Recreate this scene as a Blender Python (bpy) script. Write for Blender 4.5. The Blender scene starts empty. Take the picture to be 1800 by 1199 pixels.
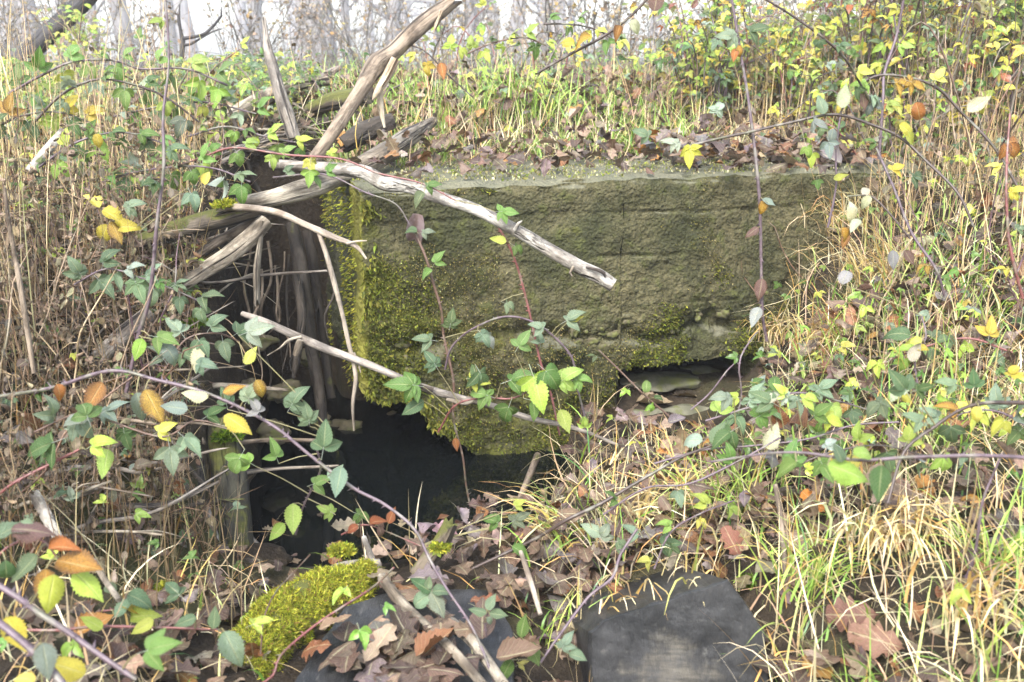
import bpy, math, random
import numpy as np
from mathutils import Vector, Matrix, noise as mnoise
random.seed(7); rng = np.random.default_rng(11)
sc = bpy.context.scene
col0 = sc.collection
PI = math.pi
# ------------------------------------------------------------------ camera geometry
ZC, PITCH, FPX = 1.30, math.radians(16.0), 1766.0
FW = np.array([0, math.cos(PITCH), -math.sin(PITCH)]); UP = np.array([0, math.sin(PITCH), math.cos(PITCH)])
CAM = np.array([0, 0, ZC])
def ray(px, py):
    return FW + (px-900)/FPX*np.array([1., 0, 0]) - (py-599.5)/FPX*UP
def P(px, py, Y):
    d = ray(px, py); return CAM + d*(Y/d[1])
def Q(px, py, z):
    d = ray(px, py); return CAM + d*((z-ZC)/d[2])
def lin(h, a=1.0):
    if isinstance(h, str):
        h = h.lstrip('#'); c = [int(h[i:i+2], 16)/255 for i in (0, 2, 4)]
    else: c = h
    return [((x/12.92) if x <= .04045 else ((x+.055)/1.055)**2.4) for x in c] + [a]
def sstep(a, b, x):
    t = np.clip((x-a)/(b-a), 0, 1); return t*t*(3-2*t)
# ------------------------------------------------------------------ vectorised value noise
_perm = np.random.default_rng(3).random((64, 64, 64)).astype(np.float32)
def vnoise(p):
    p = np.asarray(p, float); i = np.floor(p).astype(int); f = p-i; f = f*f*(3-2*f)
    o = 0
    for dx in (0, 1):
        for dy in (0, 1):
            for dz in (0, 1):
                w = (f[..., 0] if dx else 1-f[..., 0])*(f[..., 1] if dy else 1-f[..., 1])*(f[..., 2] if dz else 1-f[..., 2])
                o = o + w*_perm[(i[..., 0]+dx) & 63, (i[..., 1]+dy) & 63, (i[..., 2]+dz) & 63]
    return o*2-1
def fbm(p, octv=4, gain=.5):
    p = np.asarray(p, float); a, o, s = 1., 0., 0.
    for k in range(octv):
        o = o + a*vnoise(p*(2.03**k)+17.3*k); s += a; a *= gain
    return o/s
def n3(x, y, s, k=0.0):
    return np.stack([np.asarray(x)*s+k, np.asarray(y)*s+k*1.7, np.zeros_like(np.asarray(x, float))+k+5.5], -1)
# ------------------------------------------------------------------ concrete block frame
ZTOP = .915
A = P(632, 342, 3.0)[:2]; B = P(1530, 292, 3.5)[:2]
UD = (B-A)/np.linalg.norm(B-A); WD = np.array([-UD[1], UD[0]]); ULEN = np.linalg.norm(B-A)
BTH = 1.2
def uw(x, y):
    dx, dy = x-A[0], y-A[1]; return dx*UD[0]+dy*UD[1], dx*WD[0]+dy*WD[1]
def PF(px, py, off=0.):
    d = ray(px, py); t = (np.dot(A, WD)-off)/np.dot(d[:2], WD)
    p = CAM+d*t; return np.dot(p[:2]-A, UD), p[2]
def PFW(px, py, off=0.):                     # world point `off` metres in front of the concrete face
    d = ray(px, py); t = (np.dot(A, WD)-off)/np.dot(d[:2], WD); return CAM+d*t
# ------------------------------------------------------------------ terrain
CT = [(100,1100,1.5),(100,900,2.0),(100,700,2.4),(100,500,2.8),(100,320,3.4),(100,205,4.3),(350,200,4.5),(330,300,3.5),(350,450,3.0),
      (380,560,2.85),(330,700,2.55),(300,850,2.3),(300,1000,2.05),(250,1130,1.65),(450,1080,1.85),(500,300,3.6),(560,175,4.8),
      (1800,1100,1.5),(1800,900,1.85),(1800,700,2.25),(1800,500,2.8),(1700,350,3.5),(1700,205,4.3),(1500,900,1.98),(1500,1080,1.65),
      (1500,700,2.55),(1500,560,2.95),(1570,400,3.4),(1300,800,2.5),(1150,900,2.3),
      (1040,880,2.5),(1060,1000,2.06),(1230,985,1.98),(800,985,2.12),(650,1000,2.06),(470,1180,1.66)]
CPT = [list(P(*c)) for c in CT]
CPT += [[.26,1.66,.0],[.0,1.6,.10],[-.2,1.6,.13],[.1,1.85,.13],[-.2,1.85,.13],[.42,1.62,.04],[.15,1.3,.0],[.4,1.3,.05],[-.3,1.3,.1],[-.52,2.08,.05],[-.35,2.1,.06]]+[list(P(*q)) for q in ((1200,800,2.6),)]
for u_ in (.82, .95, 1.1, 1.25):            # low ground at the foot of the slot
    for w_, z_ in ((-.02, .09), (-.12, .10), (-.24, .115)):
        p = A+UD*u_+WD*w_; CPT.append([p[0], p[1], z_])
for u_, z_ in ((1.5, .50), (1.62, .66), (1.76, .84), (1.95, .90)):   # bank climbing over the right end of the block
    for w_ in (-.03, -.16): p = A+UD*u_+WD*w_; CPT.append([p[0], p[1], z_-(.06 if w_ < -.1 else 0)])
for a in np.linspace(-.1, ULEN+.3, 6):       # mound behind the block
    p = A+UD*a+WD*.85; CPT.append([p[0], p[1], .93])
for x in (-2, -1, 0, 1, 2, 3): CPT.append([x, 5.0, 1.10+(.02*x if x > 0 else .05*x)])
for x in (-5, -2.5, 0, 2.5, 5): CPT.append([x, 7.2, .72])
for x in (-3.5, 3.5): CPT += [[x, 1., .6], [x, 2.5, .75], [x, 4, 1.15]]
CPT += [[0, .8, .3], [-1.5, .8, .45], [1.5, .8, .42], [0, -1, .35], [-4, -2, .5], [4, -2, .5], [-7, 3, .9], [7, 3, .9], [-7, 9, .8], [7, 9, .8], [0, 11, .75]]
CPT = np.array(CPT)
def _k(d2): return np.sqrt(d2+.03)
_d2 = ((CPT[:, None, :2]-CPT[None, :, :2])**2).sum(-1)
_n = len(CPT)
_M = np.zeros((_n+1, _n+1)); _M[:_n, :_n] = _k(_d2)-np.eye(_n)*.02; _M[:_n, _n] = 1; _M[_n, :_n] = 1
_W = np.linalg.solve(_M, np.append(CPT[:, 2], 0))
POOL = [Q(1000,880,.08),Q(940,940,.10),Q(850,965,.09),Q(700,985,.08),Q(560,1000,.06),Q(420,1025,.06),Q(345,975,.06),Q(385,860,.05),Q(420,780,0)]
POOL = [p[:2] for p in POOL]+[A+UD*(-.45)+WD*.30, A+UD*(-.30)+WD*1.0, A+UD*.08+WD*1.05, A+UD*.10+WD*.74, A+UD*.55+WD*.74, A+UD*.72+WD*.35, A+UD*.72-WD*.02]
POOL = np.array(POOL)
def poly_sd(x, y, poly):                     # positive inside
    x = np.asarray(x, float); y = np.asarray(y, float)
    d = np.full(x.shape, 1e9); ins = np.zeros(x.shape, bool)
    n = len(poly)
    for i in range(n):
        a, b = poly[i], poly[(i+1) % n]; e = b-a
        t = np.clip(((x-a[0])*e[0]+(y-a[1])*e[1])/(e@e), 0, 1)
        d = np.minimum(d, (x-a[0]-e[0]*t)**2+(y-a[1]-e[1]*t)**2)
        c = ((a[1] > y) != (b[1] > y)) & (x < (b[0]-a[0])*(y-a[1])/(b[1]-a[1]+1e-12)+a[0])
        ins ^= c
    return np.sqrt(d)*np.where(ins, 1, -1)
def H(x, y, rough=True):
    x = np.asarray(x, float); y = np.asarray(y, float); sh = x.shape
    x = x.ravel(); y = y.ravel()
    z = np.full(x.shape, _W[_n])
    for i in range(_n): z = z+_W[i]*_k((x-CPT[i, 0])**2+(y-CPT[i, 1])**2)
    r = np.hypot(x, y-2); f = sstep(7, 11, r); z = z*(1-f)+(.72+.12*fbm(n3(x, y, .15), 3))*f
    if rough: z = z+.030*fbm(n3(x, y, 4.), 3)*(1-f)+.012*fbm(n3(x, y, 15., 3), 2)*(1-f)
    u, w = uw(x, y)
    m = sstep(-.04, .04, u)*sstep(ULEN+.35, ULEN+.15, u)*sstep(-.03, .05, w)*sstep(.78, .70, w)
    z = np.where(m > 0, z*(1-m)+np.minimum(z, .17)*m, z)
    s = sstep(-.02, .13, poly_sd(x, y, POOL)+.03*fbm(n3(x, y, 9., 1.), 2))
    z = z*(1-s)+np.minimum(z, -.25)*s
    return z.reshape(sh)
def G(px, py, lift=0.):                      # point where the view ray meets the ground, `lift` metres nearer
    d = ray(px, py); ts = np.arange(1.0, 9, .02)
    p = CAM+d*ts[:, None]; h = H(p[:, 0], p[:, 1], False)
    k = np.argmax(p[:, 2] < h)
    t = ts[k] if p[k, 2] < h[k] else 6.
    return CAM+d*(t-lift)
# ------------------------------------------------------------------ mesh builder
class MB:
    def __init__(s): s.V, s.F, s.C, s.L, s.n = [], [], [], [], 0
    def add(s, V, F, col=(1, 1, 1, 0), luv=None):
        V = np.asarray(V, float).reshape(-1, 3); F = np.asarray(F, int); n = len(V)
        c = np.asarray(col, float)
        if c.ndim == 1: c = np.tile(np.append(c, 0)[:4] if len(c) == 3 else c, (n, 1))
        if luv is None: luv = V
        s.V.append(V); s.F.append(F+s.n); s.C.append(c); s.L.append(np.asarray(luv, float).reshape(-1, 3)); s.n += n
        return s
    def build(s, name, mat, parent=None, smooth=True, loc=None):
        V = np.concatenate(s.V); C = np.concatenate(s.C); L = np.concatenate(s.L)
        if loc is not None: V = V-np.asarray(loc)
        me = bpy.data.meshes.new(name)
        me.vertices.add(len(V)); me.vertices.foreach_set('co', V.astype(np.float32).ravel())
        lp = np.concatenate([f.ravel() for f in s.F]); cnt = np.concatenate([np.full(len(f), f.shape[1]) for f in s.F])
        me.loops.add(len(lp)); me.loops.foreach_set('vertex_index', lp.astype(np.int32))
        me.polygons.add(len(cnt)); me.polygons.foreach_set('loop_start', np.concatenate([[0], np.cumsum(cnt)[:-1]]).astype(np.int32))
        me.polygons.foreach_set('loop_total', cnt.astype(np.int32))
        me.polygons.foreach_set('use_smooth', np.full(len(cnt), smooth))
        a = me.attributes.new('col', 'FLOAT_COLOR', 'POINT'); a.data.foreach_set('color', C.astype(np.float32).ravel())
        a = me.attributes.new('luv', 'FLOAT_VECTOR', 'POINT'); a.data.foreach_set('vector', L.astype(np.float32).ravel())
        me.update(calc_edges=True); me.validate()
        me.materials.append(mat)
        o = bpy.data.objects.new(name, me); col0.objects.link(o)
        if parent: o.parent = parent
        if loc is not None: o.location = loc
        return o
def tag(o, label=None, cat=None, group=None, kind=None):
    if label: o['label'] = label
    if cat: o['category'] = cat
    if group: o['group'] = group
    if kind: o['kind'] = kind
    return o
def empty(name, loc, label, cat, group=None):
    o = bpy.data.objects.new(name, None); col0.objects.link(o); o.location = loc; o.empty_display_size = .05
    return tag(o, label, cat, group)
def crom(pts, step):                          # Catmull-Rom resample; pts (n,k)
    p = np.asarray(pts, float)
    if len(p) == 2:
        n = max(2, int(np.linalg.norm(p[1, :3]-p[0, :3])/step)); t = np.linspace(0, 1, n+1)[:, None]; return p[0]*(1-t)+p[1]*t
    e = np.vstack([2*p[0]-p[1], p, 2*p[-1]-p[-2]]); out = []
    for i in range(len(p)-1):
        a, b, c, d = e[i:i+4]; n = max(1, int(np.linalg.norm(c[:3]-b[:3])/step)); t = np.arange(n)[:, None]/n
        out.append(.5*(2*b+(c-a)*t+(2*a-5*b+4*c-d)*t**2+(3*b-a-3*c+d)*t**3))
    return np.vstack(out+[p[-1:]])
def frames(p):
    T = np.gradient(p, axis=0); T /= np.linalg.norm(T, axis=1)[:, None]+1e-9
    N = np.zeros_like(T); a = np.array([0, 0, 1.]) if abs(T[0, 2]) < .9 else np.array([1., 0, 0])
    n = np.cross(T[0], a); n /= np.linalg.norm(n)
    for i in range(len(p)):
        n = n-T[i]*(n@T[i]); n /= np.linalg.norm(n)+1e-9; N[i] = n
    return T, N, np.cross(T, N)
def tube(mb, pts, rad, sides=6, step=.03, col=(1, 1, 1, 0), amp=0., seed=0., cap=True, jag=0., lump=0., flat=1.):
    """tapered, noisy tube through pts; rad: number or list along pts; jag: splintered end length"""
    pts = np.asarray(pts, float); r = np.broadcast_to(np.asarray(rad, float), (len(pts),)) if np.ndim(rad) == 0 else np.asarray(rad, float)
    q = crom(np.hstack([pts, r[:, None]]), step); p, r = q[:, :3].copy(), q[:, 3]
    T, N, Bn = frames(p); S = np.concatenate([[0], np.cumsum(np.linalg.norm(np.diff(p, axis=0), axis=1))])
    a = np.arange(sides)/sides*2*PI; ca, sa = np.cos(a), np.sin(a)
    R = r[:, None]*np.ones((1, sides))
    if amp or lump:
        nn = np.stack([np.broadcast_to(ca*2.2, R.shape), np.broadcast_to(sa*2.2, R.shape), S[:, None]*5*np.ones((1, sides))], -1)+seed*3.1
        n2 = np.stack([np.broadcast_to(ca*1., R.shape), np.broadcast_to(sa*1., R.shape), S[:, None]*11*np.ones((1, sides))], -1)+seed*7.7
        R = R*(1+amp*fbm(nn, 3)+lump*fbm(n2, 2))
    V = p[:, None]+R[..., None]*(N[:, None]*ca[:, None]+flat*Bn[:, None]*sa[:, None])
    if jag:
        j = jag*np.abs(vnoise(np.stack([ca*2.5, sa*2.5, ca*0+seed], -1)))*2.0
        for e, sg in ((len(p)-1, 1),):
            V[e] += sg*T[e]*j[:, None]
    m, k = len(p), sides; i = np.arange(m-1)[:, None]*k; j = np.arange(k)[None]; j2 = (j+1) % k
    F = np.stack([i+j, i+j2, i+k+j2, i+k+j], -1).reshape(-1, 4)
    L = np.stack([np.broadcast_to(r[:, None]*ca, R.shape), np.broadcast_to(r[:, None]*sa, R.shape), S[:, None]+seed+0*R], -1)
    c = np.asarray(col, float); c = np.append(c, 0) if c.shape[-1] == 3 else c
    mb.add(V, F, c, L)
    if cap:
        for e, rev in ((0, True), (m-1, False)):
            V2 = np.vstack([V[e], V[e].mean(0)[None]-(T[e]*jag*.3 if not rev else 0)]); f = [[q_, (q_+1) % k, k] for q_ in range(k)]
            f = np.array(f)[:, ::-1] if rev else np.array(f)
            mb.add(V2, f, c, np.vstack([L[e], [[0, 0, L[e][0][2]]]]))
    return p, r
# ------------------------------------------------------------------ leaf templates
def leaf_tpl(n, prof, fold=.25, droop=.5, serr=0., wav=0., vein=0., seed=0, curl=0.):
    """returns V (3 columns of n+1), F, luv; base at origin, axis +Y, unit length"""
    r = np.random.default_rng(seed); t = np.linspace(0, 1, n+1); w = prof(t)
    if serr: w = w*(1+serr*np.where(np.arange(n+1) % 2, 1, -1)*np.where((t > .05) & (t < .97), 1, 0))
    th = droop*t; y = np.cumsum(np.concatenate([[0], np.cos(th[:-1])]))/n; z = -np.cumsum(np.concatenate([[0], np.sin(th[:-1])]))/n
    V = []; L = []
    ph = r.uniform(0, 6.28, 4)
    for sd in (-1, -.5, 0, .5, 1):
        a = abs(sd); zz = z+a*w*fold - curl*(a*w)**2*4 + wav*a*np.sin(t*9+ph[0]+sd*2)*np.sin(PI*t)+(vein*np.where(np.arange(n+1) % 2, 1, -1)*a*np.sin(PI*t))
        V.append(np.stack([sd*w*(1-.12*fold), y-(a*.12*w if serr else 0), zz], -1)); L.append(np.stack([np.full(n+1, sd), t, 0*t], -1))
    V = np.stack(V, 1).reshape(-1, 3); L = np.stack(L, 1).reshape(-1, 3)
    i = np.arange(n)[:, None]*5; j = np.arange(4)[None]
    F = np.stack([i+j, i+j+1, i+j+6, i+j+5], -1).reshape(-1, 4)
    return V, F, L
ovate = lambda t: .285*np.sin(PI*np.clip(t, 0, 1)**.74)**.9*(1-.25*t**3)+.003
oval = lambda t: .30*np.sin(PI*t**.9)**.8+.004
lance = lambda t: .17*np.sin(PI*t**.8)+.003
def oakp(t): return (.06+.29*np.sin(PI*np.clip(t, 0, 1)**1.25)**.7)*(.84+.22*np.cos(t*2*PI*4.2+.3))*np.where(t < .06, .15, 1)+.004
def merge(parts):
    V, F, L, n = [], [], [], 0
    for v, f, l in parts: V.append(v); F.append(f+n); L.append(l); n += len(v)
    return np.concatenate(V), np.concatenate(F), np.concatenate(L)
def xf(tpl, s, rz, tilt=0., off=(0, 0, 0), roll=0.):
    V, F, L = tpl; M = Matrix.Rotation(rz, 3, 'Z') @ Matrix.Rotation(tilt, 3, 'X') @ Matrix.Rotation(roll, 3, 'Y')
    return (V*s) @ np.array(M).T+np.array(off), F, L
def stalk(L_, r=.012):
    V = np.array([[-r, 0, 0], [r, 0, 0], [r, L_, .0], [-r, L_, .0], [0, 0, r*1.5], [0, L_, r*1.5]]); F = np.array([[0, 1, 2, 3], [0, 3, 5, 4], [1, 4, 5, 2]])
    return V, F, np.tile([0, .02, 0.], (6, 1))
def trifol(n, seed, five=False, droop=.5):
    r = np.random.default_rng(seed)
    mk = lambda k: leaf_tpl(n, ovate, .2+.4*r.random(), droop*r.uniform(.4, 2.2), .085 if n > 8 else 0, .03, .012 if n > 8 else 0, seed*7+k)
    ps = [stalk(.42), xf(mk(0), 1.0, r.uniform(-.1, .1), -r.uniform(-.1, .3), (0, .42, 0))]
    for k, sg in enumerate((-1, 1)):
        ps.append(xf(mk(1+k), r.uniform(.72, .85), sg*r.uniform(1.0, 1.3), -r.uniform(0, .35), (0, .36, 0), sg*.2))
        if five: ps.append(xf(mk(3+k), r.uniform(.5, .65), sg*r.uniform(1.8, 2.2), -r.uniform(0, .4), (0, .34, 0)))
    V, F, L = merge(ps); return V/1.4, F, L
TRI_HI = [trifol(20, k, k % 4 == 3, .5+.2*(k % 3)) for k in range(8)]
TRI_LO = [trifol(5, 20+k, False, .6) for k in range(8)]
OVAL_HI = [leaf_tpl(22, ovate, .1+.16*k, -.2+.42*k, .085, .045, .013, 40+k, curl=.5*(k % 3)-.3) for k in range(6)]
LEAF_LO = [leaf_tpl(5, oval, .15+.1*k, .2+.35*k, 0, .03, 0, 50+k) for k in range(4)]
OAK = [leaf_tpl(22, oakp, .06+.1*(k % 4), -.4+.2*k, 0, .05+.025*(k % 4), .006, 60+k, curl=.35*(k % 4)-.3) for k in range(7)]
BEECH = [leaf_tpl(16, ovate, .12+.2*k, -.4+.3*k, .03, .06, .016, 70+k, curl=.8*k-.8) for k in range(5)]
CURLED = [leaf_tpl(7, lance, .9, 1.6+.6*k, 0, .08, 0, 80+k, curl=4.) for k in range(3)]
SPRIG = [merge([xf(LEAF_LO[k % 4], .9, sg*a, -.2, (0, y, 0)) for y, a in ((0, .0), (-.1, 1.2), (-.22, 1.5)) for sg in ((-1, 1) if a else (1,))]) for k in range(2)]
def rotmats(ydir, zhint):
    Y = ydir/(np.linalg.norm(ydir, axis=1)[:, None]+1e-9); X = np.cross(Y, zhint); X /= np.linalg.norm(X, axis=1)[:, None]+1e-9
    Z = np.cross(X, Y); return np.stack([X, Y, Z], -1)      # columns
def scatter(mb, tpls, pos, ydir, zhint, size, cols):
    pos, ydir, zhint = (np.atleast_2d(np.asarray(a, float)) for a in (pos, ydir, zhint)); n = len(pos)
    if n == 0: return
    M = rotmats(ydir, np.broadcast_to(zhint, ydir.shape)); which = rng.integers(0, len(tpls), n); size = np.broadcast_to(size, (n,))
    for k, (V, F, L) in enumerate(tpls):
        ii = np.where(which == k)[0]
        if len(ii) == 0: continue
        W = np.einsum('nij,vj->nvi', M[ii], V)*size[ii, None, None]+pos[ii, None]
        nv = len(V); FF = (F[None]+(np.arange(len(ii))*nv)[:, None, None]).reshape(-1, F.shape[1])
        LL = np.tile(L, (len(ii), 1)); LL[:, 2] = np.repeat(rng.random(len(ii)), nv)
        mb.add(W.reshape(-1, 3), FF, np.repeat(cols[ii], nv, 0), LL)
def pick(pal, n, jit=.18):
    """pal: list of (weight, hex, spot)"""
    w = np.array([p[0] for p in pal], float); k = rng.choice(len(pal), n, p=w/w.sum())
    base = np.array([lin(p[1], p[2] if len(p) > 2 else 0.) for p in pal])[k]
    base[:, :3] *= (1+jit*rng.normal(size=(n, 1)))*(1+.06*rng.normal(size=(n, 3)))
    return np.clip(base, .003, .95)
def unit(v): v = np.asarray(v, float); return v/(np.linalg.norm(v)+1e-9)
def rdir(n): v = rng.normal(size=(n, 3)); return v/np.linalg.norm(v, axis=1)[:, None]
def blades(mb, base, az, Ln, wd, lean, kap, cols, seg=5):
    """grass blades: arcs that lean to azimuth az"""
    n = len(base)
    if n == 0: return
    th = lean[:, None]+kap[:, None]*np.linspace(0, 1, seg+1)[None]; ds = (Ln/seg)[:, None]
    hx = np.concatenate([np.zeros((n, 1)), np.cumsum(np.sin(th[:, :-1])*ds, 1)], 1); hz = np.concatenate([np.zeros((n, 1)), np.cumsum(np.cos(th[:, :-1])*ds, 1)], 1)
    d = np.stack([np.cos(az), np.sin(az)], -1); tw = az+rng.normal(0, .7, n); s = np.stack([-np.sin(tw), np.cos(tw)], -1)
    c = np.stack([base[:, None, 0]+hx*d[:, None, 0], base[:, None, 1]+hx*d[:, None, 1], base[:, None, 2]+hz], -1)
    prof = np.array([.7, 1, .95, .8, .5, .06]) if seg == 5 else np.linspace(1, .06, seg+1)
    w = wd[:, None]*prof[None]*.5
    o = np.stack([s[:, None, 0]*w, s[:, None, 1]*w, 0*w], -1)
    V = np.stack([c-o, c+o], 2).reshape(n, -1, 3); nv = 2*(seg+1)
    f = np.array([[2*i, 2*i+1, 2*i+3, 2*i+2] for i in range(seg)])
    F = (f[None]+(np.arange(n)*nv)[:, None, None]).reshape(-1, 4)
    t = np.repeat(np.linspace(0, 1, seg+1), 2)
    L = np.stack([np.tile([-1., 1.], (n, seg+1)).reshape(n, nv), np.tile(t, (n, 1)), np.repeat(rng.random(n)[:, None], nv, 1)], -1)
    mb.add(V.reshape(-1, 3), F, np.repeat(cols, nv, 0), L)
HAZE, EXPO = .0030, 2.6
# ------------------------------------------------------------------ materials
class NT:
    def __init__(s, name):
        s.m = bpy.data.materials.new(name); s.m.use_nodes = True; s.t = s.m.node_tree; s.t.nodes.clear()
        s.out = s.t.nodes.new('ShaderNodeOutputMaterial')
    def n(s, typ, **kw):
        nd = s.t.nodes.new('ShaderNode'+typ)
        for k, v in kw.items():
            if k.startswith('i_'):
                key = k[2:].replace('_', ' '); nd.inputs[int(k[2:]) if k[2:].isdigit() else key].default_value = v
            else: setattr(nd, k, v)
        return nd
    def l(s, a, b): s.t.links.new(a, b); return s
    def math(s, op, a, b=None, clamp=False):
        nd = s.n('Math', operation=op); nd.use_clamp = clamp
        for i, v in enumerate((a, b)):
            if v is None: continue
            if isinstance(v, (int, float)): nd.inputs[i].default_value = v
            else: s.l(v, nd.inputs[i])
        return nd.outputs[0]
    def mix(s, f, a, b, blend='MIX'):
        nd = s.n('Mix', data_type='RGBA', blend_type=blend)
        for i, v in ((0, f), (6, a), (7, b)):
            if isinstance(v, (int, float)): nd.inputs[i].default_value = v
            elif isinstance(v, (list, tuple)): nd.inputs[i].default_value = list(v)[:3]+[1]
            else: s.l(v, nd.inputs[i])
        return nd.outputs[2]
    def ramp(s, f, lo, hi):
        nd = s.n('MapRange'); nd.interpolation_type = 'SMOOTHSTEP'; nd.inputs[1].default_value = lo; nd.inputs[2].default_value = hi; s.l(f, nd.inputs[0]); return nd.outputs[0]
    def noise(s, vec, scale, detail=4, rough=.55, dist=0.):
        nd = s.n('TexNoise'); nd.inputs['Scale'].default_value = scale; nd.inputs['Detail'].default_value = detail
        nd.inputs['Roughness'].default_value = rough; nd.inputs['Distortion'].default_value = dist
        if vec is not None: s.l(vec, nd.inputs['Vector'])
        return nd.outputs['Fac']
    def vmap(s, vec, scale=(1, 1, 1), loc=(0, 0, 0)):
        nd = s.n('Mapping'); nd.inputs['Scale'].default_value = scale; nd.inputs['Location'].default_value = loc; s.l(vec, nd.inputs['Vector']); return nd.outputs[0]
    def pos(s): return s.n('TexCoord').outputs['Object']
    def attr(s, name): return s.n('Attribute', attribute_name=name)
    def bump(s, h, strength=.5, dist=.01, nrm=None):
        nd = s.n('Bump'); nd.inputs['Strength'].default_value = strength; nd.inputs['Distance'].default_value = dist; s.l(h, nd.inputs['Height'])
        if nrm is not None: s.l(nrm, nd.inputs['Normal'])
        return nd.outputs[0]
    def princ(s, colr, rough=.7, nrm=None, spec=.5):
        b = s.n('BsdfPrincipled')
        for k, v in (('Base Color', colr), ('Roughness', rough)):
            if isinstance(v, (int, float)): b.inputs[k].default_value = v
            elif isinstance(v, (list, tuple)): b.inputs[k].default_value = list(v)[:3]+[1]
            else: s.l(v, b.inputs[k])
        b.inputs['Specular IOR Level'].default_value = spec
        if nrm is not None: s.l(nrm, b.inputs['Normal'])
        return b
    def done(s, sh): s.l(sh.outputs[0] if hasattr(sh, 'outputs') else sh, s.out.inputs['Surface']); return s.m
def plant(name, obj=False, trans=.35, rough=.45, spec=.5, veins=True, under=None, tcol=(1.15, 1.15, .55)):
    t = NT(name)
    if obj: a = t.n('ObjectInfo'); c, al = a.outputs['Color'], a.outputs['Alpha']
    else: a = t.attr('col'); c, al = a.outputs['Color'], a.outputs['Alpha']
    lv = t.attr('luv'); sx = t.n('SeparateXYZ'); t.l(lv.outputs['Vector'], sx.inputs[0])
    u, v, rd = sx.outputs
    p = t.pos(); geo = t.n('NewGeometry')
    if veins:
        au = t.math('ABSOLUTE', u)
        k = t.math('SUBTRACT', t.math('MULTIPLY', v, 9.0), t.math('MULTIPLY', au, 3.0))
        vn = t.math('ABSOLUTE', t.math('SUBTRACT', t.math('FRACT', k), .5))
        line = t.math('SUBTRACT', 1., t.ramp(vn, .0, .16)); mid = t.math('SUBTRACT', 1., t.ramp(au, .03, .12))
        line = t.math('MAXIMUM', t.math('MULTIPLY', line, .45), mid)
        c = t.mix(t.math('MULTIPLY', line, .55), c, t.mix(.45, c, (.6, .58, .35)))
        nz = t.noise(p, 90, 3)
        c = t.mix(t.math('MULTIPLY', t.ramp(nz, .40, .62), .6), c, t.mix(1., c, (.55, .55, .5), 'MULTIPLY'))
        sp = t.noise(p, 130, 2, .5); 
        am = t.math('MULTIPLY', t.math('SUBTRACT', al, 1.), .24)
        f = t.ramp(t.math('ADD', t.math('ADD', sp, am), t.math('MULTIPLY', au, .10)), .50, .57)
        edge = t.ramp(t.math('ADD', t.math('ADD', t.math('MULTIPLY', au, .8), t.math('MULTIPLY', t.noise(p, 40, 3), 1.1)), t.math('MULTIPLY', am, 1.2)), 1.12, 1.28)
        c = t.mix(t.math('MULTIPLY', edge, .75), c, (.11, .05, .02)); c = t.mix(t.math('MULTIPLY', f, .9), c, (.06, .025, .010))
        c = t.mix(t.math('MULTIPLY', t.ramp(t.noise(p, 16, 3), .48, .66), .45), c, t.mix(1., c, (.62, .70, .45), 'MULTIPLY'))
        h = t.math('ADD', t.math('MULTIPLY', line, -.6), t.math('MULTIPLY', nz, .5)); nrm = t.bump(h, .9, .003)
    else:
        nz = t.noise(p, 60, 2); c = t.mix(t.math('MULTIPLY', t.ramp(nz, .4, .7), .3), c, t.mix(1., c, (.6, .55, .5), 'MULTIPLY')); nrm = None
    if under: c = t.mix(t.math('MULTIPLY', geo.outputs['Backfacing'], .75), c, t.mix(.75, c, under))
    b = t.princ(c, rough, nrm, spec)
    if trans:
        tr = t.n('BsdfTranslucent'); t.l(t.mix(1., c, list(tcol), 'MULTIPLY'), tr.inputs['Color'])
        mx = t.n('MixShader'); mx.inputs[0].default_value = trans; t.l(b.outputs[0], mx.inputs[1]); t.l(tr.outputs[0], mx.inputs[2]); b = mx
    return t.done(b)
M = {}
M['leaf'] = plant('leaf_tissue', trans=.33, rough=.34, under=(.36, .38, .36))
M['leaf_one'] = plant('leaf_tissue_single', obj=True, trans=.30, rough=.32, under=(.36, .38, .40))
M['dead'] = plant('dead_leaf', trans=.15, rough=.55, tcol=(1.1, .9, .6))
M['dead_one'] = plant('dead_leaf_single', obj=True, trans=.12, rough=.5, tcol=(1.1, .9, .6))
M['grass'] = plant('grass_blade', trans=.25, rough=.45, veins=False)
M['straw'] = plant('straw_blade', trans=.25, rough=.6, spec=.3, veins=False, tcol=(1.1, 1., .7))
M['moss'] = plant('moss_frond', trans=.3, rough=.8, spec=.2, veins=False)
def stem_mat(name, obj=False):
    t = NT(name); c = (t.n('ObjectInfo') if obj else t.attr('col')).outputs['Color']; p = t.pos()
    n1 = t.noise(p, 55, 4, .7); c = t.mix(t.ramp(n1, .45, .7), c, t.mix(1., c, (.45, .42, .4), 'MULTIPLY'))
    c = t.mix(t.math('MULTIPLY', t.ramp(t.noise(p, 23, 3), .52, .66), .6), c, (.16, .155, .12)); c = t.mix(t.math('MULTIPLY', t.ramp(t.noise(p, 12, 3), .55, .65), .5), c, (.05, .06, .02))
    return t.done(t.princ(c, .5, t.bump(n1, .5, .002)))
M['stem'] = stem_mat('cane_bark')
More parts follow.
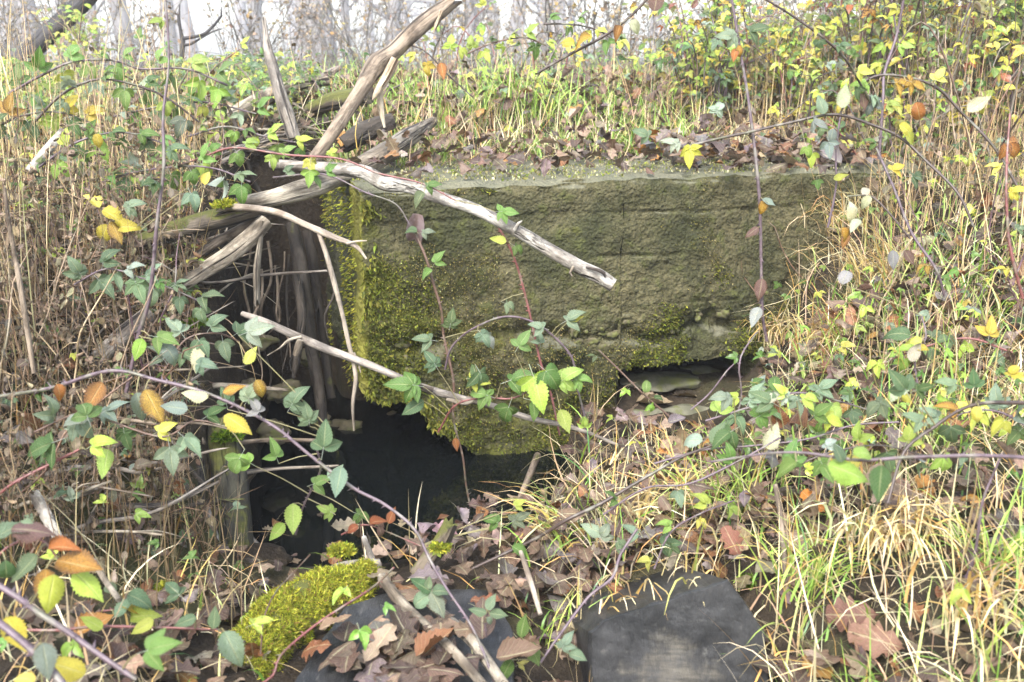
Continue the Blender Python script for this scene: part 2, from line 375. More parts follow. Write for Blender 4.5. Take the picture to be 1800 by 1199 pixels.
def wood(name, a, b, dark, streak=1., moss=0., lich=0., rough=.75, fs=(70, 70, 3.5), crack=1.):
    t = NT(name); L = t.attr('luv').outputs['Vector']; p = t.pos()
    fib = t.noise(t.vmap(L, fs), 1., 6, .65); big = t.noise(t.vmap(L, (26, 26, 9)), 1., 5, .7, .6)
    ck = t.noise(t.vmap(L, (fs[0]*.8, fs[1]*.8, fs[2]*.35), (3, 3, 3)), 1., 3, .5)
    c = t.mix(t.ramp(big, .40, .60), a, b); c = t.mix(t.math('MULTIPLY', t.ramp(fib, .42, .72), .85*streak), c, t.mix(1., c, (.30, .26, .22), 'MULTIPLY'))
    ckf = t.math('MULTIPLY', t.math('SUBTRACT', 1., t.ramp(ck, .36, .43)), crack)
    c = t.mix(ckf, c, dark)
    wet = t.noise(p, 7, 4, .6); c = t.mix(t.math('MULTIPLY', t.ramp(wet, .48, .64), .75), c, t.mix(1., c, (.36, .31, .27), 'MULTIPLY'))
    if lich: c = t.mix(t.math('MULTIPLY', t.ramp(t.noise(p, 75, 4, .7), .56, .70), lich*.6), c, (.36, .37, .30))
    if moss:
        g = t.n('NewGeometry'); sx = t.n('SeparateXYZ'); t.l(g.outputs['Normal'], sx.inputs[0])
        mf = t.ramp(t.math('ADD', t.math('MULTIPLY', sx.outputs[2], .25), t.noise(p, 9, 5, .65)), .80-.3*moss, .90-.3*moss)
        c = t.mix(mf, c, t.mix(t.noise(p, 70, 2), (.03, .036, .008), (.105, .105, .018)))
    h = t.math('ADD', t.math('MULTIPLY', fib, .8), t.math('ADD', t.math('MULTIPLY', ckf, -1.5), big))
    return t.done(t.princ(c, rough, t.bump(h, 1., .010), .35))
M['pale'] = wood('weathered_pale_wood', (.33, .29, .225), (.13, .108, .080), (.035, .026, .02), .9)
M['grey'] = wood('grey_weathered_wood', (.25, .22, .185), (.12, .105, .09), (.03, .024, .02), 1., lich=.3)
M['bark'] = wood('dark_bark', (.045, .036, .027), (.024, .019, .014), (.012, .01, .008), .8, moss=.35, fs=(45, 45, 14))
M['brown'] = wood('brown_branch', (.24, .19, .14), (.10, .076, .055), (.03, .022, .016), 1., moss=.15, lich=.25)
M['birch'] = wood('lichened_branch', (.36, .34, .30), (.15, .135, .115), (.04, .034, .03), .7, lich=.6, crack=.6, fs=(38, 38, 22))
M['mossy'] = wood('mossy_wood', (.13, .105, .075), (.07, .056, .04), (.02, .016, .012), .9, moss=.75)
M['post'] = wood('wet_post', (.055, .052, .034), (.03, .028, .02), (.012, .012, .01), 1., moss=.7)
M['twig'] = wood('twig_bark', (.33, .28, .22), (.20, .165, .13), (.06, .05, .04), .7, lich=.7)
M['fresh'] = wood('split_fresh_wood', (.60, .53, .41), (.48, .39, .27), (.16, .10, .06), .5)
def concrete():
    t = NT('mossy_concrete'); p = t.pos(); L = t.attr('luv').outputs['Vector']; sx = t.n('SeparateXYZ'); t.l(L, sx.inputs[0]); U, W, Z = sx.outputs
    n1 = t.noise(p, 3.2, 6, .62); n2 = t.noise(p, 17, 6, .65); n3_ = t.noise(p, 70, 4, .7); n4 = t.noise(t.vmap(p, (7, 7, 1.4)), 1, 5, .6)
    vo = t.n('TexVoronoi'); vo.inputs['Scale'].default_value = 95; t.l(p, vo.inputs['Vector'])
    c = t.mix(t.ramp(n1, .38, .62), (.088, .078, .040), (.038, .040, .018))
    c = t.mix(t.math('MULTIPLY', t.ramp(n3_, .45, .62), .75), c, (.026, .026, .012))
    c = t.mix(t.math('MULTIPLY', t.ramp(n2, .52, .66), .75), c, (.060, .066, .020))
    c = t.mix(t.math('MULTIPLY', t.ramp(n2, .30, .22), .6), c, (.19, .165, .11))
    # greener towards the left end and low down, where it stays damp
    damp = t.math('ADD', t.math('MULTIPLY', t.math('SUBTRACT', .75, U), .22), t.math('MULTIPLY', t.math('SUBTRACT', .55, Z), .20))
    mf = t.ramp(t.math('ADD', t.noise(p, 5.5, 5, .7), damp), .58, .74)
    c = t.mix(t.math('MULTIPLY', mf, .8), c, t.mix(n3_, (.025, .032, .008), (.13, .13, .02)))
    st = t.ramp(t.math('ADD', t.math('MULTIPLY', n4, .5), t.math('MULTIPLY', W, 1.2)), .42, .62)    # streaked side face
    side = t.ramp(U, .012, -.004)
    c = t.mix(t.math('MULTIPLY', t.math('MULTIPLY', st, side), .8), c, (.035, .036, .026))
    c = t.mix(t.math('MULTIPLY', t.math('MULTIPLY', t.math('SUBTRACT', 1., st), side), .6), c, (.26, .25, .04))
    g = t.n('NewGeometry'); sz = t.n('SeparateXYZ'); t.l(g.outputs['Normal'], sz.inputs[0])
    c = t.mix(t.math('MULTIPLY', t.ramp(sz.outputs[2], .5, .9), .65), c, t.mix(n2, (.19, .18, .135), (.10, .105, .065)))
    c = t.mix(t.math('MULTIPLY', t.ramp(t.noise(p, 2.1, 4, .6), .56, .72), .6), c, t.mix(1., c, (.5, .5, .42), 'MULTIPLY'))
    h = t.math('ADD', t.math('ADD', t.math('MULTIPLY', n3_, .6), n2), t.math('MULTIPLY', vo.outputs['Distance'], .4))
    return t.done(t.princ(c, .9, t.bump(h, 1., .016), .2))
M['concrete'] = concrete()
def stone(name, a, b, moss=.2):
    t = NT(name); p = t.pos(); n1 = t.noise(p, 12, 5, .6); n2 = t.noise(p, 60, 4, .6)
    c = t.mix(t.ramp(n1, .35, .65), a, b); c = t.mix(t.math('MULTIPLY', t.ramp(n2, .5, .7), .5), c, t.mix(1., c, (.5, .48, .42), 'MULTIPLY'))
    c = t.mix(t.math('MULTIPLY', t.ramp(t.noise(p, 20, 4), .5, .65), moss), c, (.08, .09, .02))
    return t.done(t.princ(c, .8, t.bump(t.math('ADD', n1, n2), .6, .005), .3))
M['pebble'] = stone('rounded_pebble', (.105, .088, .052), (.06, .052, .03), .7)
M['slab'] = stone('slab_stone', (.13, .125, .09), (.075, .075, .05), .7)
def soil():
    t = NT('damp_soil'); p = t.pos(); n1 = t.noise(p, 5, 6, .65); n2 = t.noise(p, 45, 5, .7); n3_ = t.noise(p, 1.3, 4)
    c = t.mix(t.ramp(n1, .35, .65), (.020, .015, .010), (.042, .031, .020)); c = t.mix(t.math('MULTIPLY', t.ramp(n2, .5, .68), .6), c, (.07, .052, .034))
    c = t.mix(t.math('MULTIPLY', t.ramp(n3_, .5, .66), .5), c, (.06, .07, .02))
    return t.done(t.princ(c, .9, t.bump(t.math('ADD', n1, n2), 1., .02), .2))
M['soil'] = soil()
def water():
    t = NT('dark_still_water'); p = t.pos()
    b = t.princ((.003, .004, .004), .04, t.bump(t.noise(p, 9, 2), .05, .01), .5); return t.done(b)
M['water'] = water()
def timber(end):
    t = NT('tarred_timber_end' if end else 'tarred_timber'); L = t.attr('luv').outputs['Vector']; p = t.pos()
    if end:
        w = t.n('TexWave', wave_type='RINGS', rings_direction='Z'); w.inputs['Scale'].default_value = 34; w.inputs['Distortion'].default_value = 1.2; w.inputs['Detail'].default_value = 3; w.inputs['Detail Scale'].default_value = 1.2
        t.l(t.vmap(L, (1, 1.1, 0), (.05, .32, 0)), w.inputs['Vector']); g = w.outputs['Fac']
        saw = t.noise(t.vmap(L, (30, 9, 1), (1, 2, 3)), 1, 7, .75)
    else:
        g = t.noise(t.vmap(L, (90, 5, 90)), 1, 5, .6); saw = t.noise(t.vmap(L, (60, 14, 1)), 1, 6, .7)
    n = t.noise(p, 8, 5, .65); 
    c = t.mix(t.ramp(n, .35, .7), (.009, .0095, .010), (.040, .040, .041))
    c = t.mix(t.math('MULTIPLY', t.ramp(g, .5, .8), .10 if not end else .0), c, (.08, .08, .08))
    if end:
        scr = t.noise(t.vmap(L, (13, 110, 1), (4, 2, 1)), 1, 5, .7)
        sx = t.n('SeparateXYZ'); t.l(L, sx.inputs[0])
        d = t.math('ADD', t.math('MULTIPLY', t.math('ABSOLUTE', t.math('SUBTRACT', sx.outputs[0], .155)), 2.2), t.math('MULTIPLY', t.math('ABSOLUTE', t.math('ADD', sx.outputs[1], .075)), 2.9))
        f = t.math('SUBTRACT', 1., t.ramp(t.math('ADD', t.math('ADD', d, t.math('MULTIPLY', n, .7)), t.math('MULTIPLY', saw, .45)), .66, .84))
        c = t.mix(t.math('MULTIPLY', f, t.math('ADD', .2, t.math('MULTIPLY', t.ramp(scr, .30, .70), .5))), c, (.13, .118, .095))
        c = t.mix(t.math('MULTIPLY', t.ramp(t.noise(p, 40, 5, .75), .56, .75), .35), c, (.14, .135, .12))
    else:
        c = t.mix(t.math('MULTIPLY', t.ramp(saw, .58, .75), .35), c, (.22, .21, .19))
    return t.done(t.princ(c, .42, t.bump(t.math('ADD', t.math('MULTIPLY', g, .0), t.math('ADD', saw, n)), .9, .006), .4))
M['timber_end'] = timber(True); M['timber'] = timber(False)
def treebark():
    t = NT('fog_pale_tree_bark'); L = t.attr('luv').outputs['Vector']; n = t.noise(t.vmap(L, (14, 14, 2.5)), 1, 5, .65)
    c = t.mix(t.ramp(n, .35, .65), (.14, .13, .125), (.26, .245, .24)); return t.done(t.princ(c, .9, t.bump(n, .8, .03), .2))  # bark colour lightened to carry part of the fog's fading
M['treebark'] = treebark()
M['wetbark'] = wood('dark_wet_bark', (.05, .046, .046), (.03, .028, .03), (.012, .011, .011), 1., fs=(14, 14, 3))
def wilt_mat():
    t = NT('wilted_leaf_tissue'); p = t.pos(); n = t.noise(p, 30, 5, .6); c = t.mix(t.ramp(n, .4, .65), (.20, .15, .15), (.11, .07, .06))  # purple-grey tissue of the dead leaf hanging on the block
    return t.done(t.princ(c, .5, t.bump(n, .3, .003)))
M['wilt'] = wilt_mat()
# ------------------------------------------------------------------ helpers in the photo's frame
def project(p):
    v = np.atleast_2d(p)-CAM; d = v @ FW; d = np.where(np.abs(d) < 1e-3, 1e-3, d)
    return 900+FPX*v[:, 0]/d, 599.5-FPX*(v @ UP)/d, d
def depth(p): return float((np.asarray(p)-CAM) @ FW)
def pm(px, p): return px*depth(p)/FPX               # pixels -> metres at a point
def pl(pts):                                        # (px,py,Y) list -> world points
    return np.array([P(*q) for q in pts])
# ------------------------------------------------------------------ ground and water
def axis(lo, hi, step, far):
    a = list(np.arange(lo, hi+1e-6, step)); s = step; x = hi; up = []
    while x < far: s *= 1.35; x += s; up.append(x)
    s = step; x = lo; dn = []
    while x > -far: s *= 1.35; x -= s; dn.append(x)
    return np.array(dn[::-1]+a+up)
gx = axis(-3.3, 3.3, .03, 110); gy = axis(.6, 6.4, .03, 110)
X, Y = np.meshgrid(gx, gy); Z = H(X, Y)
g = MB(); ny, nx = X.shape; ii = np.arange(ny-1)[:, None]*nx; jj = np.arange(nx-1)[None]
g.add(np.stack([X, Y, Z], -1).reshape(-1, 3), np.stack([ii+jj, ii+jj+1, ii+jj+nx+1, ii+jj+nx], -1).reshape(-1, 4))
tag(g.build('ground', M['soil']), 'damp brown soil under the grass and fallen leaves', 'ground', kind='structure')
w = MB(); w.add([[-1.6, 1.9, 0], [.9, 1.9, 0], [.9, 4.2, 0], [-1.6, 4.2, 0]], [[0, 1, 2, 3]])
tag(w.build('water', M['water']), 'still black water in the hole under the concrete', 'water', kind='structure')
def hz(x, y): return float(H(np.array([x]), np.array([y]))[0])
# ------------------------------------------------------------------ concrete block
prof_px = [(632,702),(655,700),(680,714),(705,708),(735,712),(748,732),(762,752),(782,764),(800,780),(822,790),(842,806),(870,810),(905,804),(940,809),(985,800),(1040,792),(1083,786),
           (1087,648),(1120,644),(1160,640),(1200,635),(1250,630),(1300,623),(1330,619),(1336,760),(1420,720),(1530,690)]
pu = np.array([PF(*q)[0] for q in prof_px]); pz = np.array([PF(*q)[1] for q in prof_px]); pu[0] = 0.
pz[-3:] = .05
UEND = ULEN+.35
zbot = lambda u: np.interp(u, pu, pz)
def block_disp(u, w, z):
    q = np.stack([u, w, z], -1)
    front = np.clip(1-w/.05, 0, 1)
    rg = .45+.85*sstep(.68, .42, z+.06*vnoise(q*4)); d = rg*(.016*fbm(q*5, 3)+.013*fbm(q*16, 3)+.012*np.abs(fbm(q*42, 2)))+.004*fbm(q*110, 2)
    zh = .405+.02*np.sin(u*5)+.03*vnoise(np.stack([u*6, 0*u, 0*u+2], -1))     # crumbled honeycomb band
    band = np.exp(-((z-zh)/.030)**2)*sstep(.02, .12, u)*sstep(1.45, 1.2, u)*(.55+.6*fbm(q*9, 2))
    d = d-.058*np.clip(band, 0, 1.3)*front+.012*band*fbm(q*38, 2)*front
    for zl in (.655, .80): d = d-.0075*np.exp(-((z-zl-.008*np.sin(u*3))/.006)**2)*front*(.6+vnoise(q*6))
    d = d-.02*front*sstep(.40, .30, z)*sstep(.35, .1, u)*(.5+vnoise(q*8)) - .035*front*sstep(.36, .1, z)*sstep(.12, .4, u)*sstep(1., .9, u)
    nrm = np.stack([0*u, -front, (1-front)*.35], -1)
    nrm = nrm+np.stack([-1.*(u < .004), 0*u, 0*u], -1)
    jit = .006*np.stack([vnoise(q*23+3), vnoise(q*23+9), vnoise(q*23+15)], -1)
    edge = np.exp(-((z-ZTOP)/.02)**2)*np.exp(-(w/.03)**2)
    return nrm*d[..., None]+jit+np.stack([0*u, edge*.012*(1+vnoise(q*12)), -edge*.014*(1+fbm(q*9, 2))-.02*(z < .2)*0], -1)
us = np.unique(np.concatenate([np.linspace(0, UEND, 250), np.linspace(pu[16]-.01, pu[17]+.01, 14), pu]))
ztop_u = lambda u: ZTOP+0*u
def sheet(Ug, Wg, Zg, flip=False):
    D = block_disp(Ug, Wg, Zg); u2, w2, z2 = Ug+D[..., 0], Wg+D[..., 1], Zg+D[..., 2]
    V = np.stack([A[0]+UD[0]*u2+WD[0]*w2, A[1]+UD[1]*u2+WD[1]*w2, z2], -1).reshape(-1, 3)
    m, k = Ug.shape; i = np.arange(m-1)[:, None]*k; j = np.arange(k-1)[None]
    F = np.stack([i+j, i+j+1, i+j+k+1, i+j+k], -1).reshape(-1, 4)
    return V, (F[:, ::-1] if flip else F), np.stack([Ug, Wg, Zg], -1).reshape(-1, 3)
bm_ = MB()
ts = np.linspace(0, 1, 120); Ug = np.repeat(us[:, None], 120, 1); Zg = ZTOP+(zbot(us)[:, None]-ZTOP)*ts[None]
bm_.add(*sheet(Ug, 0*Ug, Zg)[:2], (1, 1, 1, 0), sheet(Ug, 0*Ug, Zg)[2])
ws = np.concatenate([np.linspace(0, .06, 8), np.linspace(.09, BTH, 40)]); Ug = np.repeat(us[:, None], len(ws), 1); Wg = np.repeat(ws[None], len(us), 0)
for Zq, fl in ((ZTOP+0*Ug, True), (np.repeat(zbot(us)[:, None], len(ws), 1), False)):
    a = sheet(Ug, Wg, Zq, fl); bm_.add(a[0], a[1], (1, 1, 1, 0), a[2])
for u0, fl in ((0., True), (UEND, False)):
    Wg = np.repeat(ws[:, None], 120, 1); Zg = ZTOP+(float(zbot(u0))-ZTOP)*np.repeat(ts[None], len(ws), 0)
    a = sheet(u0+0*Wg, Wg, Zg, fl); bm_.add(a[0], a[1], (1, 1, 1, 0), a[2])
a = sheet(np.repeat(us[:, None], 2, 1), BTH+np.zeros((len(us), 2)), np.stack([ZTOP+0*us, zbot(us)], 1), True); bm_.add(a[0], a[1], (1, 1, 1, 0), a[2])
block = bm_.build('concrete_block', M['concrete'], loc=(A[0], A[1], 0))
tag(block, 'massive mossy weathered concrete block overhanging the dark water hole', 'concrete block')
def bw(u, w, z): return np.array([A[0]+UD[0]*u+WD[0]*w, A[1]+UD[1]*u+WD[1]*w, z])
def as_child(o, root):                      # keep world place, parent under root (root carries only a location)
    o.parent = root; o.location = Vector(o.location)-Vector(root.location); return o
def blob(mb, c, r, seed, sq=(1, 1, 1), n=9, amp=.25, rot=0.):
    th = np.linspace(0, PI, n)[:, None]; ph = np.linspace(0, 2*PI, 2*n, endpoint=False)[None]
    d = np.stack([np.sin(th)*np.cos(ph), np.sin(th)*np.sin(ph), np.cos(th)+0*ph], -1)
    d = d*(1+amp*fbm(d*1.4+seed*3.3, 3))[..., None]*np.array(sq)
    cr, sr = math.cos(rot), math.sin(rot); d = np.stack([d[..., 0]*cr-d[..., 1]*sr, d[..., 0]*sr+d[..., 1]*cr, d[..., 2]], -1)
    V = (np.array(c)+d*r).reshape(-1, 3); k = 2*n; i = np.arange(n-1)[:, None]*k; j = np.arange(k)[None]; j2 = (j+1) % k
    mb.add(V, np.stack([i+j, i+k+j, i+k+j2, i+j2], -1).reshape(-1, 4))
pebs = [(1065,583,15),(1076,590,17),(1053,577,13),(1000,590,13),(1020,598,11),(985,605,13),(1030,612,14),(965,600,10),(1005,618,12),(1045,605,10),(1100,570,12),(1120,580,9),(1140,562,12),
        (1165,556,10),(1190,545,11),(1230,540,10),(1260,548,12),(1290,545,11),(1300,530,10),(1320,540,10),(1210,560,8),(950,622,12),(930,610,9),(690,602,12),(670,606,10),(665,632,9),(720,640,8),(700,650,8),(1275,525,10),(1330,520,9),(1350,545,10),(1180,575,8),(900,640,9),(1015,580,8)]
for k in range(26): pebs.append((random.uniform(900, 1340), 598-.14*(0) , random.uniform(4, 10)))
pebs = [(a_, (b_ if k < 34 else 606-.115*(a_-900)+random.gauss(0, 13)), r_) for k, (a_, b_, r_) in enumerate(pebs)]
for k, (px, py, r) in enumerate(pebs):
    c = PFW(px, py, -.004); mb = MB(); rr = pm(r*random.uniform(.6, 1.25), c); c = PFW(px+random.gauss(0, 8), py+random.gauss(0, 5), -.012-rr*.35); blob(mb, (0, 0, 0), rr, k, (1.2, .85, random.uniform(.5, .9)), 10, .9, k*.7)
    o = mb.build('pebble', M['pebble']); o.location = c; as_child(o, block)
# moss and crust that grow on the block
mm = MB(); N = 62000
u = rng.uniform(0, ULEN+.05, N); zz = rng.uniform(0, 1, N); zb = zbot(u); z = zb+(ZTOP-zb)*zz
den = sstep(-.05, .35, fbm(np.stack([u*5, 0*u, z*5], -1), 4)+.55*sstep(.6, .0, u)+.3*sstep(.6, .3, z)-.22-.14*sstep(.55, .75, z))
k = rng.random(N) < den; u, z, zz = u[k], z[k], zz[k]
D = block_disp(u, 0*u, z); pos = np.array([A[0], A[1], 0])+np.outer(u+D[:, 0], [UD[0], UD[1], 0])+np.outer(D[:, 1]-.001, [WD[0], WD[1], 0])+np.outer(z+D[:, 2], [0, 0, 1])
nd = -np.array([WD[0], WD[1], 0])
gr = sstep(.1, .5, fbm(np.stack([u*4, 0*u+3, z*4], -1), 3)+.35*sstep(.6, .1, u)+.2*sstep(.5, .3, z))
n_ = len(u); big = rng.random(n_)
c = pick([(3, '#5e5a30'), (3, '#4a4a28'), (2, '#746c40'), (1.2, '#928b60')], n_); cg = pick([(3, '#565b24'), (2, '#6a6c2c'), (2, '#42481c'), (.5, '#7e8233')], n_)
sel = rng.random(n_) < gr; c[sel] = cg[sel]
yd = nd[None]*1.+rdir(n_)*.8+np.array([0, 0, -.35]); scatter(mm, [leaf_tpl(2, oval, .6, .8, seed=k) for k in range(3)], pos, yd, rdir(n_), rng.uniform(.004, .010, n_)*(1+.5*sel), c)
# hanging fringe along the lower left edge and up the left corner
n_ = 1700; u = np.concatenate([rng.uniform(0, .28, n_//2), np.abs(rng.normal(0, .03, n_//2))]); z = np.concatenate([zbot(u[:n_//2])+np.abs(rng.normal(0, .05, n_//2)), rng.uniform(.25, .88, n_//2)])
D = block_disp(u, 0*u, z); pos = np.array([A[0], A[1], 0])+np.outer(u+D[:, 0], [UD[0], UD[1], 0])+np.outer(D[:, 1]-.002, [WD[0], WD[1], 0])+np.outer(z, [0, 0, 1])
kk = fbm(np.stack([u*9, 0*u, z*9], -1), 3) > -.12; pos = pos[kk]; n_ = len(pos)
scatter(mm, [leaf_tpl(3, lance, .4, 1.0, seed=k) for k in range(3)], pos, nd[None]*.6+rdir(n_)*.5+np.array([0, 0, -.8]), rdir(n_), rng.uniform(.012, .032, n_), pick([(3, '#62652a'), (2, '#4a4e20'), (1.5, '#7a7a30')], n_))
# left side face
n_ = 2300; wv = rng.uniform(0, BTH, n_); z = rng.uniform(.2, .9, n_); kk = fbm(np.stack([wv*6, 0*wv+8, z*4], -1), 3) > -.05; wv, z = wv[kk], z[kk]; n_ = len(z)
pos = np.array([A[0], A[1], 0])+np.outer(np.full(n_, -.016), [UD[0], UD[1], 0])+np.outer(wv, [WD[0], WD[1], 0])+np.outer(z, [0, 0, 1])
scatter(mm, [leaf_tpl(3, lance, .4, 1.0, seed=k) for k in range(3)], pos, np.array([[-UD[0], -UD[1], -.5]])+rdir(n_)*.6, rdir(n_), rng.uniform(.008, .02, n_), pick([(3, '#7a7c2c'), (2, '#5c6024'), (2, '#95923a')], n_))
# crumbly moss on the top edge
n_ = 3000; u = rng.uniform(0, ULEN, n_); wv = rng.uniform(0, .55, n_); pos = np.array([A[0], A[1], 0])+np.outer(u, [UD[0], UD[1], 0])+np.outer(wv, [WD[0], WD[1], 0])+np.array([0, 0, ZTOP+.002])
kk = fbm(np.stack([u*6, wv*6, 0*u], -1), 3) > 0; pos = pos[kk]; n_ = len(pos)
scatter(mm, [leaf_tpl(2, oval, .6, .8, seed=k) for k in range(3)], pos, np.array([[0, 0, 1.]])+rdir(n_)*.9, rdir(n_), rng.uniform(.006, .016, n_), pick([(3, '#8f8a68'), (2, '#6f7040'), (2, '#77803a'), (1, '#a9a488')], n_))
o = mm.build('moss', M['moss'], loc=(A[0], A[1], 0)); as_child(o, block); o['kind'] = 'stuff'
# stones inside the slot and the sill under it
for (px, py, off, r, sq, lb) in [(1150,672,-.16,.10,(1.5,.9,.28),'flat grey slab wedged in the slot under the concrete block, left one'),(1245,664,-.22,.12,(1.3,.8,.36),'flat grey slab wedged in the slot under the concrete block, right one')]:
    c = PFW(px, py, off); mb = MB(); blob(mb, (0, 0, 0), r, px, sq, 20, .75, .3); o = mb.build('flat_stone', M['slab']); o.location = c; tag(o, lb, 'stone')
mb = MB(); us_ = np.linspace(pu[17]-.06, pu[23]+.05, 50); wv = np.linspace(-.06, .5, 30); Ug = np.repeat(us_[:, None], 30, 1); Wg = np.repeat(wv[None], 50, 0)
zt = .105+.012*fbm(np.stack([Ug*9, Wg*9, 0*Ug], -1), 3)-.20*sstep(-.01, -.06, Wg)
V = np.stack([A[0]+UD[0]*Ug+WD[0]*Wg, A[1]+UD[1]*Ug+WD[1]*Wg, zt], -1).reshape(-1, 3); i = np.arange(49)[:, None]*30; j = np.arange(29)[None]
V2 = V.copy(); V2[:, 2] = -.1; F = np.stack([i+j, i+j+30, i+j+31, i+j+1], -1).reshape(-1, 4)
mb.add(np.vstack([V, V2]), F); 
bd = list(range(0, 30))+[29+30*q for q in range(1, 50)]+list(range(49*30+28, 49*30-1, -1))+[30*q for q in range(48, 0, -1)]
mb.F.append(np.array([[bd[q], bd[(q+1) % len(bd)], bd[(q+1) % len(bd)]+1500, bd[q]+1500] for q in range(len(bd))]))
tag(mb.build('stone_sill', M['slab']), 'mossy stone sill below the slot at the foot of the concrete block', 'sill', kind='thing')
# ------------------------------------------------------------------ logs, branches, sticks
def lz(pts): return [(px, py, float(Q(px, py, z)[1])) for px, py, z in pts]
def log(name, label, cat, pts, rpx, mat, sides=14, step=.012, amp=.22, lump=.12, jag=0., seed=None, group=None, flat=1.):
    w = pl(pts); r = [pm(a, p) for a, p in zip(np.broadcast_to(rpx, (len(w),)), w)]
    mb = MB(); log.k += 1; p, rr = tube(mb, w, r, sides, step, (1, 1, 1, 0), amp, log.k if seed is None else seed, True, jag, lump, flat)
    o = mb.build(name, mat if not isinstance(mat, str) else M[mat], loc=w[0]); tag(o, label, cat, group); log.last = w
    return o
log.k = 0
def sub(o, name, pts, rpx, mat, sides=8, step=.01, amp=.2, jag=0.):
    w = pl(pts); r = [pm(a, p) for a, p in zip(np.broadcast_to(rpx, (len(w),)), w)]; mb = MB(); log.k += 1
    tube(mb, w, r, sides, step, (1, 1, 1, 0), amp, log.k, True, jag, .1); c = mb.build(name, M[mat], loc=w[0]); return as_child(c, o)
o = log('snag_branch', 'broken brown branch leaning up to the right above the block corner, split at its knot', 'branch', [(552,282,3.22),(580,240,3.24),(612,192,3.28),(640,148,3.32),(662,112,3.35),(690,92,3.38),(728,55,3.42),(765,26,3.46),(788,8,3.48)], [11.5,11.5,12,13,17,15,15,14,12], 'brown', 18, .010, .28, .2, .03)
sub(o, 'splinter', [(696,104,3.34),(680,135,3.33),(662,165,3.32),(655,176,3.32)], [9,9,6,1], 'fresh', 6, .01, .3)
sub(o, 'splinter', [(668,160,3.36),(670,190,3.36),(676,224,3.36)], [6,6,2], 'fresh', 6, .01, .3)
sub(o, 'splinter', [(775,20,3.45),(768,40,3.44),(762,58,3.44)], [6,5,1], 'fresh', 6, .01, .3)
o = log('pale_branch', 'pale lichened branch jutting over the block face with a sawn grey tip', 'branch', [(478,288,3.1),(530,292,3.04),(585,297,2.98),(640,303,2.94),(675,322,2.92),(715,328,2.88),(765,345,2.84),(835,368,2.80),(905,404,2.77),(965,438,2.75),(1015,468,2.73),(1052,486,2.72),(1078,502,2.71)], [8,9,11,12,13,11.5,11,10.5,11,12,13,13,12], 'birch', 18, .010, .12, .22)
sub(o, 'bark_flake', [(1030,470,2.70),(1048,474,2.69),(1062,480,2.69),(1064,488,2.69)], [2,3,3,1], 'pale', 5)
sub(o, 'side_twig', [(905,404,2.75),(912,392,2.74),(918,388,2.74)], [4,3,1], 'birch', 6)
sub(o, 'bark_flake', [(1008,468,2.70),(1002,480,2.70),(1006,486,2.69)], [3,3,1], 'pale', 5)
log('rotten_log', 'long pale split log lying across the block corner under the lichened branch', 'log', [(762,212,3.75),(720,240,3.6),(680,268,3.45),(630,297,3.28),(580,318,3.12),(530,334,3.0),(470,350,2.93),(405,364,2.88)], [8,15,18,19,17,17,15,11], 'pale', 22, .010, .32, .12, .05)
log('bark_log', 'dark mossy bark log below the long pale split log', 'log', [(490,352,2.98),(440,370,2.93),(380,388,2.88),(315,405,2.82),(250,425,2.78)], [14,19,20,19,14], 'mossy', 16, .012, .25, .2, .03)
log('weathered_limb', 'pale weathered limb pointing down left from the log heap beside the hollow', 'log', [(468,388,2.90),(440,418,2.86),(400,450,2.82),(365,472,2.79),(335,492,2.76)], [12,15,15,14,11], 'pale', 18, .010, .3, .1, .03)
log('thin_limb', 'thin brown limb lying just above the pale weathered limb', 'branch', [(465,380,2.98),(420,405,2.94),(375,430,2.9),(325,465,2.84)], [8,9,8,6], 'brown', 10, .012)
log('bark_strip', 'upright slab of pale bark standing at the hollow beside the limb', 'bark', [(461,388,2.88),(457,430,2.87),(452,470,2.86),(452,520,2.85)], [9,11,13,12], 'pale', 12, .012, .3, .1, .03, flat=.4)
log('half_buried_log', 'grey-brown log half buried in dry stems on the left bank', 'log', [(262,552,2.62),(235,575,2.58),(205,600,2.54),(170,632,2.5)], [16,17,16,14], 'grey', 14)
for k, (pts, r, lb) in enumerate([([(513,392,3.12),(525,450,3.08),(533,520,3.05),(545,600,3.04),(560,680,3.02),(568,745,3.0)], [11,13,14,11,10,8], 'thick dark root hanging down the hollow left of the block'),
      ([(540,405,3.2),(552,470,3.17),(560,540,3.15),(572,620,3.14),(583,700,3.1)], [8,9,8,8,7], 'thinner dark root hanging nearest the left face of the block'),
      ([(520,480,2.98),(531,560,2.95),(520,640,2.93),(515,665,2.93)], [7,8,6,2], 'splintered hanging wood strip in front of the dark roots')]):
    log('hanging_root', lb, 'root', pts, r, 'bark', 10, .012, .25, .2)
o = log('bent_twig', 'forked lichened twig drooping across the left corner of the block', 'branch', [(388,362,2.86),(440,366,2.80),(490,374,2.74),(540,396,2.70),(590,418,2.68),(625,432,2.67),(644,455,2.66)], [6,6.5,6,6,5,4,2], 'twig', 8, .012, .2, .25)
sub(o, 'side_twig', [(560,408,2.69),(574,450,2.68),(588,500,2.68),(600,545,2.68),(612,600,2.68),(625,660,2.68),(620,710,2.69),(622,757,2.69)], [4,4.5,4.5,4,4,4,3,1.5], 'twig', 7, .01, .25)
sub(o, 'side_twig', [(622,620,2.68),(630,640,2.67),(634,655,2.67)], [2.5,2,1], 'twig', 6)
sub(o, 'side_twig', [(610,428,2.67),(628,424,2.66),(645,423,2.66)], [3,2,1], 'twig', 6)
